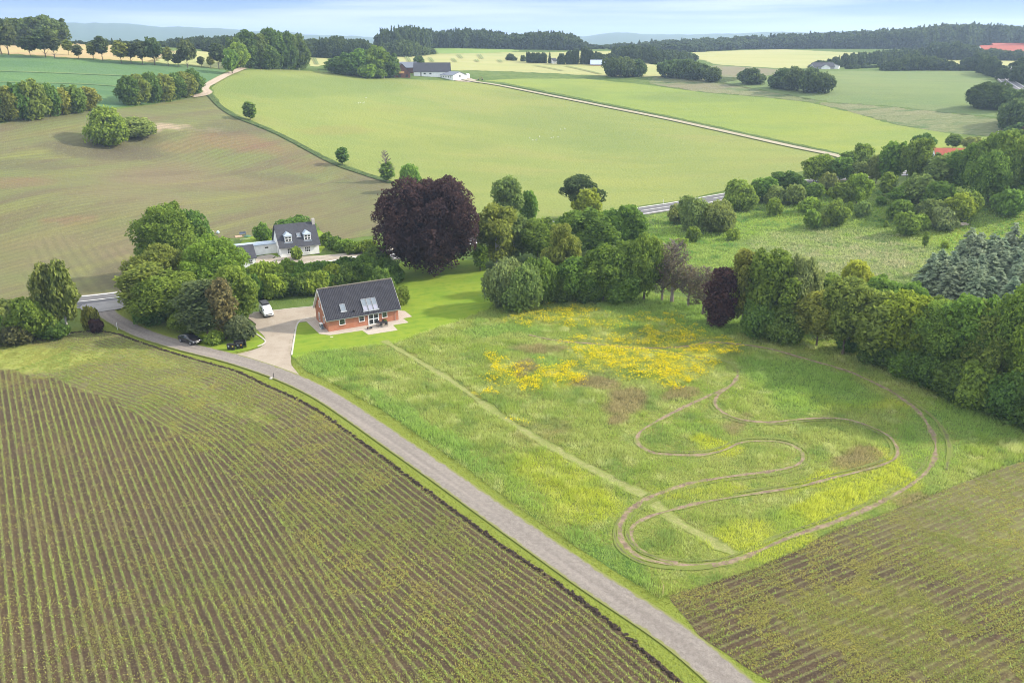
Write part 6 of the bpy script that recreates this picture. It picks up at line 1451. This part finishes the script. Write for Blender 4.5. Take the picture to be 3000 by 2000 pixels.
# low barn with its gable to the camera: ridge runs back to the left
bp = at(1035.7, 182.5); bA = R(126)
wb = house_frame(bp + Vector((10.2, .8, 0)), bA, "low_barn", "low white barn with grey roof at the right end of the farm", 'barn')
gable_walls(21, 10.4, 2.5, 4.5, z0=-2.5).build("wall", m_render, wb); roof_slabs(21, 10.4, 2.5, 4.5, .35, .3, .12).build("roof", m_eternit, wb)
MB().box(-.06, 0, 4.7, 5.9, 1.6, 2.5).build("window", m_dark, wb)
for i in range(6): MB().box(2.2 + i * 3, 3.1 + i * 3, 10.4, 10.46, 1.1, 1.9).build("window", m_dark, wb)
simple_house("rear_shed", "grey roofed shed behind the brown farmhouse", "shed", at(905, 172) + Vector((0, 14, 0)), R(3), 13, 8, 4, 7.2, m_fbrown, m_eternit)
tk = MB().lathe([(1.3, 0), (1.4, .2), (1.4, 2.5), (1.0, 2.9), (.1, 3.0)], seg=18).build("storage_tank", m_wood_w, smooth=False); tk.location = at(1074, 180.5); tag(tk, "round white tank at the right gable of the low barn", "tank")
fm = empty("farm_trailer", at(1103, 185), R(10)); tag(fm, "rusty red farm machine standing in the grass beside the farm", "machine"); m_rust = plain("red_rust", (.26, .08, .05), .8)
MB().box(-1.8, 1.8, -.08, .08, .7, .85).box(-1.8, 1.8, .9, 1.06, .7, .85).box(1.2, 1.35, -.08, 1.06, .85, 2.0).build("frame", m_rust, fm); MB().box(-.9, 1.3, .0, .95, 1.8, 2.0).build("deck", m_rust, fm)
for x in (-1.2, 1.2): MB().lathe([(.45, -.1), (.45, .1)], seg=14).build("wheel", m_dark, fm, M=Matrix.Translation((x, -.2, .45)) @ Matrix.Rotation(R(90), 4, 'X'))
MB().box(-3.0, -1.8, .35, .55, .55, .7).build("drawbar", m_rust, fm)
def simple_at(name, label, cat, px, py, wpx, dpt, hepx, hrpx, wallm, roofm, ang=0, wins=(), back=0):
    p = at(px, py); s_ = slant(p) / FOC; return simple_house(name, label, cat, p + Vector((0, back, 0)), R(ang), wpx * s_, dpt, hepx * s_, hrpx * s_, wallm, roofm, wins)
simple_at("farm_building", "long red barn with pale blue roof behind the round thicket", "barn", 1357, 151.5, 100, 12, 2.5, 11, plain("red_wall", (.35, .10, .07), .8), m_blueroof, -3)
simple_at("farm_building", "grey barn roof behind the pale blue roof", "barn", 1386, 147, 36, 10, 4, 8, m_render, m_eternit, -2, back=26)
simple_at("farm_cottage", "tiny white cottage beside dark bushes across the yellow field", "house", 1271, 147, 9, 8, 6, 11, m_render, m_slate, 20)
o, r_ = simple_at("far_house", "white gabled house with dark roof below the far yellow field, right gable", "house", 1915, 158.5, 12.5, 16, 6, 12, m_render, m_slate, 0)
o.rotation_euler = (0, 0, R(62)); o.location = at(1926, 158.8) + Vector((0, 0, 0))
simple_at("far_house", "long dark roof with pale wall adjoining the far white gable", "house", 1872, 159, 42, 9, 4, 11.5, plain("grey_wall", (.30, .30, .32), .8), m_slate, 2, back=2)
o, r_ = simple_at("far_house", "smaller white gable in front of the long dark roof", "house", 1896, 159.5, 10, 6, 4, 9, m_render, m_slate, 0); o.rotation_euler = (0, 0, R(66)); o.location = at(1906, 159.6)
simple_at("red_farm", "large farm with long bright red roofs on the right horizon", "farm", 2256, 121, 130, 14, 3, 12, m_render, m_redtile, -2); simple_at("red_farm", "upper red roof rising behind the long red roofs", "farm", 2318, 116, 90, 16, 5, 12, m_redtile, m_redtile, -2, back=30)
rp = at(2150, 408); s_ = slant(rp) / FOC
simple_house("red_roofed_house", "house with orange-red roof half hidden among big trees", "house", rp + Vector((0, 0, 0)), R(-4), 62 * s_, 9, 4.0, 8.3, m_render, m_redtile, [('f', 2, 1, 1.2, 1.2)])
# poles, posts, stakes
def pole(name, px, yb, yt, r_, mat, label, cat, extra=None):
    p = at(px, yb); h = (yb - yt) * slant(p) / FOC; o = MB().tube([(0, 0, -.2), (0, 0, h * .5), (0.02, .01, h)], [r_, r_ * .9, r_ * .8], 7).build(name, mat); o.location = p; tag(o, label, cat); return o
m_pole = plain("weathered_wood", (.34, .29, .22), .9); m_ywood = plain("pale_stake", (.55, .45, .20), .8)
pole("utility_pole", 883, 181, 141, .16, m_pole, "tall wooden pole rising from the grove beside the farm", "pole"); pole("marker_pole", 2288, 326, 305, .12, m_wood_w, "short white pole at the right edge of the bright pasture", "pole")
pole("garden_stake", 1522, 1368, 1338, .045, m_ywood, "thin yellowish stake where meadow, field and road meet", "stake"); pole("marker_post", 270, 757, 741, .04, m_wood_w, "slim pale stake on the verge near the junction", "stake"); pole("marker_post", 1523, 471, 458, .07, m_wood_w, "white reflector post beside the asphalt road", "post")
pole("marker_post", 629, 868, 856, .05, m_dark, "tiny dark post on the field side of the gravel road", "post"); st_ = MB().lathe([(.3, 0), (.25, .15), (.1, .22)], seg=7).build("boulder", m_conc); st_.location = at(623, 869); tag(st_, "small pale stone beside the tiny dark post", "stone")
fp = [(px, 163 - (px > 700) * -2 + max(0, (px - 760)) * .105) for px in range(600, 905, 22)]
fl = [at(a, b) for a, b in fp]; m_post = MB().box(-.09, .09, -.09, .09, -.2, 1.25)
p0_ = m_post.build("fence_post", m_pole); p0_.location = fl[0]; tag(p0_, "%s fence post from the left along the upper edge of the pasture" % ORD[1], "fence post", "fence posts on the pasture edge")
for i, q_ in enumerate(fl[1:]): c = p0_.copy(); COL.objects.link(c); c.location = q_; c['label'] = "%s fence post from the left along the upper edge of the pasture" % ORD[i + 2]
lp = empty("log_pile", at(2211, 517), R(20)); tag(lp, "pile of pale logs in the grass below the scrub", "log pile"); m_log = plain("cut_log", (.42, .34, .27), .9)
for i, (y, z) in enumerate(((-.5, .2), (-.1, .2), (.3, .2), (-.3, .52), (.1, .52))): MB().tube([(-1.3, y, z), (1.3 - .2 * i, y, z)], .2, 8).build("log", m_log, lp)
# gulls on the pasture
gm = plain("gull_white", (.80, .80, .78), .7)
def gull():
    m = MB().tube([(-.32, 0, .22), (-.18, 0, .24), (0, 0, .26), (.16, 0, .27), (.22, 0, .33), (.27, 0, .42), (.33, 0, .44), (.40, 0, .42)], [.01, .06, .11, .10, .06, .05, .05, .01], 8)
    for s in (-1, 1): m.tube([(.02, s * .04, .18), (.02, s * .04, 0)], .012, 4)
    return m.build("gull", gm, smooth=True)
G_ = [(840.6, 226, 0), (823, 238.7, 0), (828, 237.5, 0), (833, 239, 0), (836, 237, 0), (1216.5, 318.3, 1), (1224, 323.6, 1), (1231.5, 322.6, 1), (1239, 315.3, 1), (1266.5, 318.3, 1), (1271.5, 317, 1), (1281.5, 316.6, 1), (1288, 299, 2), (1297, 297, 2), (1270, 301.7, 2)]
g0 = gull(); cnt = [0, 0, 0]; spots_ = ["upper left flock on the pasture", "middle flock on the pasture", "small flock just above the middle one"]
for i, (px, py, k) in enumerate(G_):
    g = g0 if i == 0 else g0.copy()
    if i: COL.objects.link(g)
    g.location = at(px, py); g.rotation_euler = (0, 0, i * 1.7); g.scale = (1.15, 1.15, 1.15); cnt[k] += 1; tag(g, "%s white gull of the %s" % (ORD[cnt[k]], spots_[k]), "gull", "white gulls on the pasture")
hz = None
def make_haze():
    v = [(x, y, z) for z in (-3.0, 178.0) for x, y in ((-9500, -1200), (9500, -1200), (9500, 9600), (-9500, 9600))]
    f = [(0, 3, 2, 1), (4, 5, 6, 7), (0, 1, 5, 4), (1, 2, 6, 5), (2, 3, 7, 6), (3, 0, 4, 7)]
    me = bpy.data.meshes.new("haze"); me.from_pydata(v, [], f)
    m = bpy.data.materials.new("haze_air"); m.use_nodes = True; n = m.node_tree.nodes; n.clear()
    o = n.new('ShaderNodeOutputMaterial'); p = n.new('ShaderNodeVolumePrincipled')
    p.inputs['Color'].default_value = (.55, .72, 1, 1); p.inputs['Density'].default_value = HAZE_D; p.inputs['Anisotropy'].default_value = 0.2
    m.node_tree.links.new(p.outputs[0], o.inputs['Volume'])
    ob = link("haze", me, m); kind(ob, 'stuff')
HAZE_D = 0.00018
make_haze()
